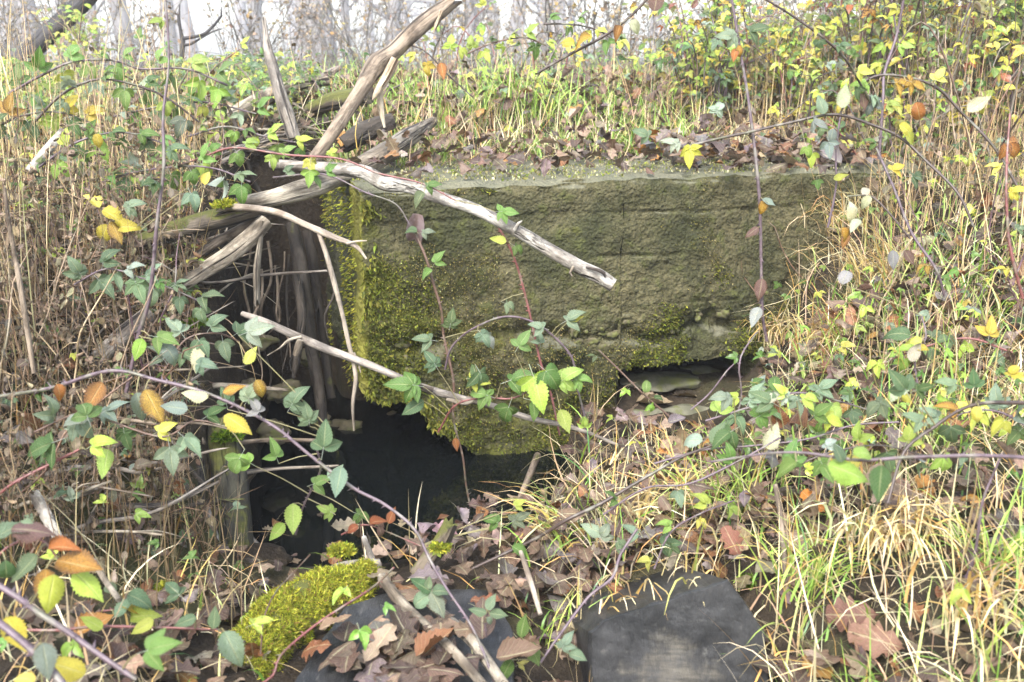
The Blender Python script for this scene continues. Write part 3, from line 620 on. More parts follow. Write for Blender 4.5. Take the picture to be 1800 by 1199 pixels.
o = log('long_fallen_branch', 'long thin fallen branch slanting down in front of the block face', 'branch', [(425,552,2.72),(470,568,2.70),(520,590,2.69),(570,612,2.68),(620,630,2.67),(680,655,2.66),(740,680,2.65),(800,697,2.66),(860,712,2.66),(930,735,2.66),(1010,753,2.66),(1085,782,2.67)], [5,6,7,7,7,7,7,6.5,6,5,4,2.5], 'grey', 10, .011, .25, .22)
sub(o, 'splinter', [(530,592,2.68),(508,598,2.67),(492,612,2.66),(470,625,2.66)], [3,3,2,1], 'pale', 5)
sub(o, 'bark_flake', [(528,598,2.66),(524,612,2.66),(520,625,2.66)], [6,7,5], 'pale', 5)
sub(o, 'splinter', [(762,685,2.63),(740,680,2.63),(715,672,2.63)], [5,5,1], 'pale', 6)
sub(o, 'splinter', [(785,702,2.64),(820,708,2.63),(850,692,2.63)], [3,5,3], 'pale', 6)
log('far_log', 'pale curved fallen bough lying on the far left mound', 'log', [(290,262,3.75),(360,225,3.9),(420,195,4.0),(470,170,4.1),(520,150,4.2),(575,142,4.3)], [7,10,13,13,10,8], 'pale', 12, .015)
log('far_bough', 'slim grey bough behind the pale curved one on the mound', 'branch', [(420,165,4.4),(480,165,4.45),(540,150,4.5),(585,125,4.6),(600,118,4.6)], [6,8,7,6,4], 'grey', 10, .015)
log('far_mossy_log', 'mossy log end behind the leaning broken branch', 'log', [(545,195,4.05),(580,180,4.0),(620,170,3.95),(650,168,3.9)], [14,17,17,14], 'mossy', 14, .014)
log('dark_stump_piece', 'dark wet chunk of wood behind the long pale split log', 'log', [(600,255,3.55),(640,232,3.6),(690,212,3.65)], [16,19,14], 'bark', 14, .012)
log('grey_snag', 'grey broken upright snag standing on the left mound', 'branch', [(518,245,3.75),(505,205,3.78),(492,165,3.8),(480,120,3.83),(470,85,3.86),(466,52,3.88)], [12,13,12,10,8,4], 'grey', 12, .013, .25, .15, .04)
log('white_stick', 'bleached stick leaning in the left weeds', 'branch', [(50,302,2.9),(85,262,2.95),(110,228,3.0)], [8,9,5], 'birch', 10)
log('grey_pole_stem', 'thick grey-brown dead stem at the far left edge', 'stem', [(60,655,2.0),(48,580,1.99),(36,505,1.98),(26,450,1.98),(16,395,1.97),(8,330,1.97)], [4.5,4.5,5,4,4,3], 'brown', 8, .012)
o = log('mossy_post', 'old round wooden post with a mossy top standing in the water', 'post', [(412,965,2.45),(408,900,2.5),(400,830,2.55),(393,770,2.6),(388,735,2.62)], [36,34,31,28,20], 'post', 22, .010, .12, .08)
log('submerged_stub', 'short dark stub beside the mossy post in the water', 'post', [(352,960,2.36),(350,880,2.42),(352,800,2.48)], [10,11,9], 'bark', 10)
log('lichened_stick', 'short lichened stick standing at the near edge by the post', 'branch', [(358,885,2.30),(372,925,2.28),(385,965,2.26),(393,1000,2.22)], [7,7,6,6], 'birch', 10)
log('wet_log', 'wet brown log end at the left waterside', 'log', [(300,985,2.2),(330,1012,2.16),(360,1035,2.12),(378,1050,2.1)], [11,14,15,13], 'brown', 12)
log('leaning_cane', 'brown stick leaning from the water to the bank under the block', 'branch', [(945,800,2.95),(925,850,2.75),(905,895,2.6)], [6,6,5], 'brown', 8)
log('waterside_plank', 'weathered grey plank slanting into the water beside the leaning stick', 'plank', [(1010,858,2.72),(980,885,2.6),(945,915,2.45)], [7,9,9], 'grey', 10, flat=.5)
log('foreground_stick', 'left of two pale peeled sticks lying over the dark timber', 'branch', lz([(672,1015,.225),(700,1052,.228),(740,1092,.236),(790,1138,.245),(850,1205,.25)]), [9,9.5,9,9,9], 'pale', 12, .009, .2, .12)
log('foreground_stick', 'right of two pale peeled sticks lying over the dark timber', 'branch', lz([(748,1052,.222),(790,1090,.226),(835,1132,.232),(885,1205,.24)]), [8,10,11,11], 'pale', 12, .009, .2, .12)
log('mossy_stub', 'short mossy stub of branch rising at the near edge of the water', 'branch', [(738,1010,1.98),(758,980,1.98),(776,955,1.98),(790,926,1.98)], [17,15,15,13], 'mossy', 16, .009, .25, .2, .01)
log('lichen_stick', 'thin grey stick slanting behind the mossy stub', 'branch', [(640,945,2.1),(655,985,2.03),(665,1015,1.98)], [5,6,6], 'birch', 8)
log('broken_root_end', 'grey broken end of wood sticking out of the mossy log', 'log', [(668,992,2.0),(630,1000,1.98),(595,1008,1.95),(570,1022,1.92)], [10,17,19,15], 'grey', 16, .009, .35, .2, .03)
for k, (pts, r, lb) in enumerate([([(1362,852,1.93),(1374,920,1.88),(1380,1000,1.83),(1388,1095,1.78)], [4.5,5,5,4.5], 'dead brown upright stem right of the dark timber block'),
       ([(168,857,1.95),(140,870,1.95),(110,876,1.95)], [6,6,5], 'short grey stick lying in the stems on the lower left bank'),
       ([(60,868,1.85),(80,905,1.8),(105,950,1.75)], [9,10,8], 'whitish rotten stick in the lower left weeds'),
       ([(165,985,1.6),(185,1020,1.55),(210,1055,1.5)], [5,5,5], 'pale stick poking out among the lower left brambles'),
       ([(915,970,1.95),(925,1000,1.9),(935,1030,1.86),(950,1080,1.8)], [4,5,5,4], 'thin purple-grey twig standing between straw and dark timber')]):
    log('dead_stick', lb, 'stick', pts, r, ['brown', 'grey', 'birch', 'pale', 'twig'][k], 8, .012)
mb = MB(); c = G(432, 985); blob(mb, (0, 0, 0), .10, 5, (1.2, .8, .35), 14, .4); o = mb.build('mud_lump', M['soil']); o.location = Q(440, 985, .0); tag(o, 'grey mud lump rising from the water near the post', 'mud')
# the moss covered log in the foreground
ml = pl([(648,1005,1.98),(600,1030,1.93),(545,1058,1.87),(490,1100,1.79),(450,1140,1.71),(425,1180,1.64)]); rr = [pm(a, p) for a, p in zip([26,40,48,50,48,40], ml)]
mb = MB(); mp, mr = tube(mb, ml-np.array([0, 0, .012]), rr, 18, .012, (1, 1, 1, 0), .2, 3, True, 0, .15)
root = mb.build('mossy_log', M['mossy'], loc=ml[0]); tag(root, 'foreground log wrapped in bright yellow-green moss', 'log')
mm = MB(); n_ = 72000; k = rng.integers(0, len(mp), n_); T, Nn, Bn = frames(mp); a = rng.uniform(0, 2*PI, n_)
d = Nn[k]*np.cos(a)[:, None]+Bn[k]*np.sin(a)[:, None]; pos = mp[k]+d*(mr[k]*rng.uniform(.93, 1.10, n_))[:, None]+T[k]*rng.normal(0, .006, n_)[:, None]
kk = (d[:, 2]+.9*fbm(pos*11, 3)+.25*fbm(pos*35, 2) > -.15); pos, d, k = pos[kk], d[kk], k[kk]; n_ = len(pos)
clump = fbm(pos*28, 2)
scatter(mm, [leaf_tpl(3, lambda t: .06*np.sin(PI*t**.7)+.004, .3, .9+.5*q, seed=q) for q in range(3)]+[leaf_tpl(4, lambda t: .09*np.sin(PI*t**.7)+.002, .1, 1.2, seed=9)], pos+d*(.022*np.clip(clump, -1, 1))[:, None], d*.6+rdir(n_)*.9+np.array([0, 0, .0]), rdir(n_), rng.uniform(.006, .017, n_),
        pick([(3, '#868a2a'), (3, '#9c9c34'), (2, '#687324'), (1., '#b0ac48'), (1, '#5a641c'), (1.2, '#6e5a30')], n_, .25))
as_child(mm.build('moss', M['moss'], loc=ml[0]), root)['kind'] = 'stuff'
for k in range(95):
    px, py = (random.uniform(250, 640), random.uniform(150, 345)) if k < 50 else (random.uniform(20, 430), random.uniform(350, 980))
    py = min(py, 270) if px > 400 else py; p0 = G(px, py, .03); Ln = random.uniform(.25, .7); a = random.gauss(.45, .5) if random.random() < .75 else random.uniform(0, 3.1); d = np.array([math.cos(a), .35*math.sin(a)+random.gauss(0, .3), random.gauss(.12, .2)]); d = unit(d)
    w = [p0+d*Ln*t+np.array([random.gauss(0, .012), random.gauss(0, .012), random.gauss(0, .01)+.02]) for t in (-.5, -.25, 0, .25, .5)]; r0 = random.uniform(.002, .009)
    mb = MB(); tube(mb, w, [r0*.8, r0, r0*.95, r0*.8, r0*.5], 8, .02, (1, 1, 1, 0), .25, k*1.7, True, .02, .2)
    for q in range(random.randint(0, 2)):
        b = w[random.randint(1, 3)]; e = b+unit(d+rdir(1)[0]*.9)*random.uniform(.05, .16); tube(mb, [b, (b+e)/2+[0, 0, .01], e], [r0*.5, r0*.4, r0*.2], 5, .02, (1, 1, 1, 0), .2, k)
    o = mb.build('fallen_branch', M[random.choice(['pale', 'grey', 'brown', 'twig', 'bark', 'grey'])], loc=p0)
    tag(o, 'broken dead branch lying among the logs and weeds of the left mound' if k < 50 else 'broken dead branch lying in the dry stalks of the left bank', 'branch', 'loose branches of the left mound' if k < 50 else 'loose branches of the left bank')
for k in range(150):
    zn = k % 3; px, py = [(random.uniform(-60, 440), random.uniform(180, 900)), (random.uniform(1250, 1860), random.uniform(60, 620)), (random.uniform(200, 1250), random.uniform(120, 250))][zn]
    p0 = G(px, py, .02)
    if p0[1] < 1.7 or p0[1] > 5.4: continue
    if poly_sd(np.array([p0[0]]), np.array([p0[1]]), POOL)[0] > -.05: continue
    a = random.uniform(0, 6.28); Ln = random.uniform(.3, .75)*(.6 if zn == 2 else 1); d = np.array([math.cos(a), .6*math.sin(a), 0]); lean = random.uniform(.15, .9); hh = Ln*random.uniform(.5, .95)
    w = [p0+d*Ln*lean*t+np.array([random.gauss(0, .012), random.gauss(0, .012), hh*(t-.45*lean*t*t)*1.2]) for t in (0, .2, .4, .6, .8, 1)]; r0 = random.uniform(.0014, .0032); mb = MB()
    cc = lin(random.choice(['#6b5140', '#7d654d', '#5a4238', '#93806a', '#584048', '#a08c6c']), 0); p, r = tube(mb, w, [r0, r0, r0*.9, r0*.8, r0*.6, r0*.35], 5, .03, cc, .1, k)
    for q in range(random.randint(0, 4)):
        i = random.randrange(len(p)//4, len(p)-1); e = p[i]+unit(p[i]-p[i-1]+rdir(1)[0]*.9)*random.uniform(.04, .15); tube(mb, [p[i], (p[i]+e)/2+[0, 0, .006], e], [r[i]*.6, r[i]*.5, .0005], 4, .03, cc, 0, k)
    tag(mb.build('bare_shoot', M['stem'], loc=p0), ['thin bare shoot bent over in the weeds of the left bank', 'thin bare shoot criss-crossing the right thicket', 'thin bare shoot standing on the mound crest'][zn], 'shoot', ['bare shoots of the left bank', 'bare shoots of the right thicket', 'bare shoots of the mound'][zn])
# thin roots and dead shoots hanging in the hollow left of the block
for k in range(14):
    px = random.uniform(430, 600); y0 = random.uniform(385, 520); Yq = random.uniform(2.85, 3.15); n = random.randint(4, 6); L = random.uniform(90, 260)
    pts = [(px+random.gauss(0, 2.5)*i+4*math.sin(i*1.3+k), y0+L*i/n, Yq-.03*i/n) for i in range(n+1)]
    log('dangling_root', 'thin root or dead shoot dangling in the dark hollow left of the block', 'root', pts, [random.uniform(1.2, 2.6)]*n+[.8], random.choice(['bark', 'bark', 'bark', 'brown']), 6, .02, .2, .2, group='roots dangling in the hollow')
for k, (px, py, Y, r) in enumerate([(455,600,2.98,34),(500,690,3.05,40),(440,680,2.92,30),(560,740,3.2,36),(480,760,3.0,38),(540,630,3.2,30),(610,760,3.35,40),(690,745,3.5,36)]):
    mb = MB(); cc = P(px, py, Y+.06); blob(mb, (0, 0, 0), pm(r*.62, cc), 40+k, (1.3, .9, .7), 16, .9, k); o = mb.build('wall_stone', M['pebble']); o.location = cc; tag(o, 'mossy stone in the dark back wall of the hollow under the block', 'stone', 'stones in the wall of the hollow')
# small cushions of moss on wood and stones
def cushion(px, py, Y, r, n, pal, lb):
    c = P(px, py, Y) if Y else G(px, py, .01); c = c-np.array([0, 0, .008]); R = .7*pm(r, c); d = rdir(n); d[:, 2] = np.abs(d[:, 2])*.8; m = MB(); pos = c+d*R*rng.uniform(.5, 1., n)[:, None]*np.array([1.2, .9, .6])
    scatter(m, [leaf_tpl(3, lance, .3, .9, seed=q) for q in range(3)], pos, d+rdir(n)*.6, rdir(n), rng.uniform(.008, .018, n), pick(pal, n)); tag(m.build('moss_cushion', M['moss'], loc=c), lb, 'moss')
YM = [(3, '#83862a'), (2, '#666f24'), (1, '#9c9a36')]; GM = [(3, '#4f661c'), (2, '#68801f'), (1, '#3a4a18')]
cushion(600, 965, 2.06, 24, 900, YM, 'yellow moss cushion on the broken wood at the water edge'); cushion(520, 932, None, 8, 50, GM, 'tiny green moss tuft at the water edge')
cushion(1318, 1018, None, 20, 500, GM, 'green moss cushion beside the right dark timber'); cushion(345, 565, 2.76, 26, 700, GM, 'dark green moss pad on the left bank beneath the branch')
cushion(400, 765, 2.56, 30, 900, GM, 'green moss capping the old post in the water'); cushion(395, 358, 2.84, 26, 600, YM, 'yellow-green moss pad on the dark bark log')
cushion(775, 958, 1.96, 16, 500, YM, 'moss clump on the short mossy stub'); cushion(775, 1105, 1.74, 18, 450, YM, 'moss sprig on the dark timber between the pale sticks')
cushion(285, 1028, 1.9, 10, 200, YM, 'small bright moss tuft at the left waterside')
# ------------------------------------------------------------------ dark timbers (old sleepers)
def prism(name, mat_end, mat_side, poly, ext, label):
    """poly: world points of the near end face (counter-clockwise seen from the camera); ext: vector to the far end"""
    poly = np.array(poly); n = len(poly); c = poly.mean(0)
    bm = []; e0 = poly[1]-poly[0]; nrm = np.cross(poly[1]-poly[0], poly[2]-poly[0]); nrm /= np.linalg.norm(nrm)
    ux = np.array([1, 0, 0.]); uy = np.cross(nrm, ux); uy /= np.linalg.norm(uy); uy *= np.sign(uy[2])
    # rounded rim: outline resampled and the end face inset so the edge is worn, not razor sharp
    out = []
    for i in range(n):
        a, b = poly[i], poly[(i+1) % n]; k = max(2, int(np.linalg.norm(b-a)/.008))
        for t in np.arange(k)/k: out.append(a+(b-a)*t)
    o = np.array(out); m = len(o); rad = o-c; rl = np.linalg.norm(rad, axis=1)[:, None]
    o = o+rad/rl*(.004*fbm(o*30, 3))[:, None]
    rings = []
    for q in (0., .15, .3, .45, .6, .75, .88, .95): rings.append((c+(o-c)*q, 1))
    rings.append((c+(o-c)*.985, 1)); rings.append((o+ext/np.linalg.norm(ext)*.006, 0))
    L_ = np.linalg.norm(ext)
    for t in np.linspace(.012, L_, 30): 
        pz = o+ext/L_*t; rings.append((pz+rad/rl*(.005*fbm(np.stack([o[:, 0]*25, o[:, 2]*25, np.full(m, t*6)], -1), 3))[:, None], 0))
    V = np.concatenate([r[0] for r in rings]); Nn = len(rings)
    V[:9*m] += -nrm*0+np.outer(.003*fbm(V[:9*m]*25, 3), nrm)
    i = np.arange(Nn-1)[:, None]*m; j = np.arange(m)[None]; j2 = (j+1) % m
    F = np.stack([i+j, i+j2, i+m+j2, i+m+j], -1)
    L = np.stack([(V-poly[0]) @ ux, (V-poly[0]) @ uy, (V-poly[0]) @ unit(ext)], -1)
    body = MB(); body.add(V[8*m:], (F[8:].reshape(-1, 4)-8*m), (1, 1, 1, 0), L[8*m:]); b = body.build(name, M[mat_side], loc=c, smooth=True); tag(b, label, 'timber')
    b.data.polygons.foreach_set('use_smooth', np.zeros(len(b.data.polygons), bool))
    e = MB(); e.add(V[:9*m], F[:8].reshape(-1, 4), (1, 1, 1, 0), L[:9*m]); as_child(e.build('end_grain', M[mat_end], loc=c), b)
    return b
FN = unit([-.12, -1., .16]); F0 = P(1200, 1110, 1.70)
def onface(px, py):
    d = ray(px, py); return CAM+d*(((F0-CAM) @ FN)/(d @ FN))
poly = [onface(*q) for q in ((1038,1112),(1040,1290),(1352,1290),(1352,1200),(1344,1105),(1281,1020),(1165,1058),(1062,1090))]
prism('timber_block', 'timber_end', 'timber', poly, np.array([-.05, .30, -.135]), 'dark square timber block with pale sawn patch on its end grain')
zt = .205
c4 = [Q(505,1215,zt), Q(905,1230,zt-.02), Q(902,1110,zt-.02), Q(868,1035,zt-.012), Q(700,1035,zt-.01), Q(604,1066,zt)]
# flat sleeper seen from above: extrude its plan downwards
prism('timber_sleeper', 'timber', 'timber', c4, np.array([0, 0, -.2]), 'flat dark wet timber strewn with oak leaves in the foreground')
# ------------------------------------------------------------------ bramble canes traced from the photo
def tplmesh(name, tpl, mat):
    mb = MB(); mb.add(tpl[0], tpl[1], (1, 1, 1, 0), tpl[2]); o = mb.build(name, mat); me = o.data; bpy.data.objects.remove(o); return me
TM = [tplmesh('bramble_leaf', t, M['leaf_one']) for t in TRI_HI]; SM = [tplmesh('single_leaf', t, M['leaf_one']) for t in OVAL_HI]
OM = [tplmesh('oak_leaf', t, M['dead_one']) for t in OAK]; BM = [tplmesh('beech_leaf', t, M['dead_one']) for t in BEECH]
GRN = [(3, '#4f6e2c', .1), (3, '#648440', .15), (2, '#86a048', .25), (1.2, '#3f5a2c', .1)]
BLU = [(3, '#5b7052', .15), (3, '#72866e', .15), (1.8, '#48603f', .1), (1.2, '#8b9a8a', .2)]
YEL = [(3, '#b8a93c', .35), (2, '#c6ba5a', .3), (1.5, '#a5a640', .2), (1, '#b58c30', .9)]
LIM = [(3, '#a0b048', .2), (2, '#88a646', .15), (1.2, '#bcbc56', .3)]
RED = [(2, '#8a4a26', .5), (1, '#a3622c', .6), (1, '#6a3a34', .3)]
LAV = [(1, '#77787c', .35), (1, '#878a8c', .3), (1, '#75807a', .3)]
PAL = {'g': GRN, 'b': BLU, 'y': YEL, 'l': LIM, 'r': RED, 'v': LAV, 's': [(1, '#c29a30', 1.15)], 'w': [(1, '#b4b498', .4)], 'p': [(1, '#5f4540', .6)], 'o': [(1, '#aa702c', 1.)]}
def palette(s): return sum([[(a*1., b, c) for a, b, c in PAL[ch]] for ch in s], [])
def leaf_obj(root, me, pos, ydir, zh, size, color, name='leaf'):
    o = bpy.data.objects.new(name, me); col0.objects.link(o)
    R = rotmats(np.array([ydir]), np.array([zh]))[0]; m4 = Matrix(R.tolist()).to_4x4()
    m4 = Matrix.Translation(Vector(pos)-(Vector(root.location) if root else Vector((0, 0, 0)))) @ m4 @ Matrix.Scale(float(size), 4)
    if root: o.parent = root
    o.matrix_basis = m4; o.color = color; return o
THC = {'purple': '#514349', 'brown': '#503c30', 'red': '#663c38', 'dark': '#3a2e28', 'olive': '#5c5632', 'grey': '#6d655a'}
def thorns(mb, p, r, c, n):
    if len(p) < 4 or n <= 0: return
    T = np.gradient(p, axis=0)
    for _ in range(n):
        i = random.randrange(1, len(p)-1); t = unit(T[i]); d = unit(np.cross(t, rdir(1)[0])); h = r[i]*random.uniform(1.4, 2.6)+.0018; b = r[i]*.8
        base = p[i]+d*r[i]*.7; s = np.cross(t, d)
        V = [base-t*b, base+t*b, base+s*b*.5, base-s*b*.5, base+d*h-t*h*.5]
        mb.add(V, [[0, 2, 4], [2, 1, 4], [1, 3, 4], [3, 0, 4]], c)
def cane(label, pts, rpx, hue, nleaf=0, pal='g', sz=(70, 110), explicit=(), trange=(.05, 1), th=30, side=None):
    w = pl(pts); w[1:-1] += rng.normal(0, .005, (len(w)-2, 3)); r = .62*np.array([pm(a, p) for a, p in zip(np.broadcast_to(np.asarray(rpx, float), (len(w),)) if np.ndim(rpx) == 0 else np.interp(np.linspace(0, 1, len(w)), np.linspace(0, 1, len(rpx)), rpx), w)])
    root = empty('bramble_cane', w[0], label, 'bramble cane'); mb = MB(); c = lin(THC[hue], 0)
    p, rr = tube(mb, w, r, 7, .012, c, .12, random.random()*9, True, 0, .28); thorns(mb, p, rr, c, th)
    o = mb.build('stem', M['stem'], loc=w[0]); o.parent = root; o.location = (0, 0, 0)
    T = np.gradient(p, axis=0)
    cs = pick(palette(pal), max(nleaf, 1), .12)
    for i in range(nleaf):
        k = int(len(p)*min(.999, (trange[0]+(trange[1]-trange[0])*(i+random.random()*.7)/nleaf))); t = unit(T[k]); sd = 1 if i % 2 else -1
        vw = unit(CAM-p[k]); pr = unit(np.cross(t, vw))*sd
        yd = pr*random.uniform(.5, 1)+t*random.uniform(.1, .8)+vw*random.uniform(-.2, .6)+np.array([0, 0, random.uniform(-.5, .15)])
        zh = np.array([0, 0, 1.])*random.uniform(.5, 1.2)+vw*random.uniform(.1, .9)+rdir(1)[0]*.35
        leaf_obj(root, random.choice(TM), p[k], unit(yd), zh, .66*pm(random.uniform(*sz), p[k]), cs[i])
    for e in explicit:                      # (px, py, angle in the picture, size px, colour key, 't'rifoliate / 's'ingle)
        px, py, ang, s, ck, ty = e
        q0 = project(p); k = int(np.argmin((q0[0]-px)**2+(q0[1]-py)**2)); Yk = p[k][1]-.02; b = P(px, py, Yk); a = math.radians(ang)
        vw = unit(CAM-b); yd = np.array([math.cos(a), 0, 0])+UP*math.sin(a)+vw*random.uniform(-.1, .35)
        zh = vw*.8+np.array([0, 0, .6])+rdir(1)[0]*.25
        lf = leaf_obj(root, random.choice(TM if ty == 't' else SM), b, unit(yd), zh, (.84 if b[1] < 1.5 else .74)*pm(s, b)*random.uniform(.85, 1.15), pick(PAL[ck], 1, .08)[0])
        if np.linalg.norm(b-p[k]) > .015 and ty != 'f':
            Mi = np.array((Matrix.Translation(root.location) @ lf.matrix_basis).inverted()); tl = lambda a: Mi[:3, :3] @ a+Mi[:3, 3]; sc_ = 1/lf.matrix_basis.to_scale()[0]; mb2 = MB(); tube(mb2, [tl(p[k]), tl((p[k]+b)/2+np.array([0, 0, .004])), tl(b)], [.0016*sc_, .0013*sc_, .001*sc_], 5, .02*sc_, lin('#77704a', 0)); mb2.build('petiole', M['stem'], lf)
    return root
cane('long purple thorny bramble cane arching from the left edge down past the water', [(-40,702,2.02),(0,690,2.0),(90,668,1.97),(200,661,1.94),(280,667,1.92),(350,686,1.90),(420,716,1.88),(480,755,1.86),(540,800,1.84),(620,852,1.82),(680,890,1.80),(730,932,1.77),(760,982,1.73),(792,1035,1.68),(832,1112,1.62),(872,1205,1.54)], [6,5.5,5,5,4.5,4], 'purple', 0, 'g', th=60,
     explicit=[(180,672,-120,75,'o','s'),(240,690,-75,80,'v','s'),(255,685,-60,85,'s','s'),(392,690,20,60,'s','s'),(450,668,-60,70,'s','s'),(430,712,60,80,'b','t'),(100,675,-70,60,'r','s'),(365,700,160,60,'w','s'),(460,735,120,60,'v','t'),(565,808,80,95,'b','t'),(600,820,-100,70,'b','s'),(340,640,0,60,'b','t')])
cane('red-brown bramble shoot with pale leaves at the far left above the weeds', [(-20,885,1.75),(30,855,1.75),(93,817,1.78),(140,790,1.8)], [5,4], 'red', 0, explicit=[(115,770,-160,110,'g','t'),(150,790,30,90,'l','t'),(160,750,110,85,'g','t')])
cane('leafy bramble spray hanging below the arching purple cane on the left', [(60,760,1.85),(130,735,1.85),(200,740,1.85),(280,765,1.85),(340,745,1.85),(400,750,1.86)], [3,3,2], 'brown', 7, 'gbl', (70, 105), explicit=[(190,790,-100,85,'g','s'),(295,770,-80,85,'b','t'),(160,720,200,80,'v','s'),(330,720,170,70,'v','s'),(395,730,-30,80,'y','s'),(430,790,-120,80,'g','t')])
cane('thick blurred purple cane in the near bottom left corner', [(-30,1075,1.22),(20,1112,1.20),(63,1160,1.18),(120,1215,1.16)], [11,12], 'purple', 0, th=8, explicit=[(75,1130,-80,90,'v','s'),(60,1200,150,70,'y','s')])
cane('second thick blurred purple cane in the near lower left', [(-30,1012,1.3),(30,1053,1.28),(75,1088,1.26),(130,1114,1.25),(190,1155,1.23),(240,1195,1.22)], [9,9,8], 'purple', 0, th=10, explicit=[(95,1010,-100,90,'y','s'),(10,1085,-60,90,'y','s'),(240,1150,20,110,'g','t'),(150,1185,160,90,'y','s')])
cane('horizontal thin red bramble runner low in the left foreground', [(10,1106,1.45),(90,1104,1.45),(180,1100,1.45),(290,1104,1.46),(385,1107,1.47)], [4,4,3], 'red', 0, th=24, explicit=[(375,1105,85,55,'b','s'),(345,1085,-160,55,'b','s'),(395,1110,-65,100,'b','s'),(385,1118,-20,70,'g','s'),(270,1090,-150,55,'l','s'),(180,1105,150,60,'l','s')])
cane('near leafy shoot with yellow, purple and green leaves at the lower left edge', [(-30,1010,1.35),(20,960,1.37),(70,945,1.38),(100,975,1.38),(120,1005,1.38)], [4,3,3], 'red', 0, th=6, explicit=[(20,930,0,100,'p','s'),(85,965,15,85,'r','s'),(60,935,170,80,'b','s'),(100,985,-15,100,'y','s'),(80,1000,-90,95,'y','s'),(65,975,-130,70,'b','s'),(10,985,-90,80,'g','s'),(130,1005,-40,80,'l','s'),(-5,945,40,70,'b','s')])
cane('bushy low shoot with blue-green leaves behind the lower left foreground', [(170,1075,1.6),(200,1055,1.6),(235,1050,1.6),(270,1065,1.6)], [3,3], 'red', 0, explicit=[(225,1045,-20,70,'b','s'),(205,1040,150,50,'b','s'),(200,1080,30,75,'b','s'),(215,1065,-10,70,'y','s'),(230,1085,10,70,'l','s')])
cane('tall purple cane rising through the left weeds', [(222,690,2.1),(240,590,2.1),(252,520,2.1),(272,400,2.1),(288,300,2.12),(294,200,2.14),(294,100,2.16),(290,-10,2.18)], [6,6,5,4,3], 'purple', 5, 'gb', (50, 80), explicit=[(262,590,-10,80,'g','t'),(285,605,-40,75,'v','s'),(250,595,-110,60,'l','s')])
cane('arching leafy cane over the crest of the left mound', [(15,165,3.3),(80,127,3.3),(133,110,3.32),(200,106,3.34),(250,118,3.36),(333,128,3.38),(400,150,3.4)], [4,3,3], 'purple', 16, 'ggl', (65, 95))
cane('dark second arch of bramble below the crest on the left mound', [(60,215,3.1),(110,165,3.12),(170,142,3.14),(240,148,3.16),(300,175,3.18),(350,215,3.2)], [4,3,3], 'dark', 10, 'gb', (55, 85))
cane('red bramble runner laid along the top of the lichened branch', [(300,295,2.95),(350,280,2.92),(410,272,2.9),(500,273,2.87),(600,283,2.83),(667,306,2.8),(740,328,2.77),(800,352,2.75)], [3,3,3,2], 'red', 9, 'gl', (45, 75), trange=(0, .6), explicit=[(545,290,-90,55,'l','t'),(740,330,15,60,'g','t'),(745,338,-130,50,'b','s'),(870,372,0,60,'g','t')])
cane('thin dark trailing cane ending at a wilted grey leaf on the block', [(480,312,2.92),(567,313,2.86),(633,337,2.82),(693,363,2.8),(720,395,2.79)], [2.5,2.5,2], 'purple', 3, 'gb', (40, 60), trange=(0, .5))
cane('red-brown shoot hanging down the left part of the block face into the water', [(728,405,2.85),(745,462,2.83),(760,495,2.83),(772,550,2.82),(782,590,2.82),(793,668,2.8),(800,735,2.78),(810,800,2.76),(822,855,2.75),(830,905,2.74)], [4,4,4,3,2.5], 'brown', 0, 'g', th=40, explicit=[(735,410,10,45,'b','t'),(733,408,160,40,'b','s'),(760,470,60,55,'g','t'),(760,475,-150,40,'g','s'),(790,580,80,60,'g','t'),(770,600,170,60,'b','t'),(800,770,-80,30,'r','s'),(850,580,-60,55,'b','t')])
cane('straight red shoot leaning across the middle of the block face', [(868,385,2.78),(895,435,2.78),(912,470,2.78),(933,545,2.78),(950,620,2.77),(967,693,2.75),(984,765,2.72)], [3.5,3.5,3], 'red', 0, 'g', th=40, explicit=[(897,428,-30,50,'g','t'),(890,425,170,40,'l','s'),(880,530,-20,55,'b','t'),(960,660,-110,80,'g','t'),(950,610,100,50,'b','t')])
cane('arched bramble shoot with glossy leaves on the block face', [(782,650,2.76),(786,620,2.75),(800,597,2.74),(827,576,2.73),(867,558,2.72),(900,557,2.71),(933,568,2.71),(967,588,2.70),(1000,627,2.70),(1017,683,2.69),(1025,730,2.68),(1030,770,2.67)], [2.5,3,3,3.5], 'purple', 0, 'g', th=20, explicit=[(965,580,160,55,'b','t'),(985,570,30,65,'b','t'),(1000,565,15,40,'y','s'),(840,580,-50,65,'b','t')])
cane('dense glossy dark green bramble tuft at the foot of the block', [(770,760,2.66),(800,715,2.62),(850,700,2.6),(900,705,2.58),(940,690,2.58),(990,670,2.6)], [3,3,2], 'red', 0, 'g', explicit=[(745,680,170,90,'g','t'),(770,650,120,70,'b','t'),(835,640,-60,80,'b','t'),(840,680,100,75,'g','t'),(880,675,20,95,'g','t'),(870,700,160,70,'g','t'),(900,700,-110,80,'g','t'),(920,700,-15,95,'g','t'),(930,640,-70,110,'l','t'),(945,640,-40,95,'g','t'),(975,680,40,80,'g','t'),(1000,670,10,80,'g','t'),(925,690,80,65,'b','t'),(905,620,60,60,'g','t'),(745,705,-150,70,'b','s'),(985,720,-70,70,'g','s'),(820,665,-10,60,'l','t')])
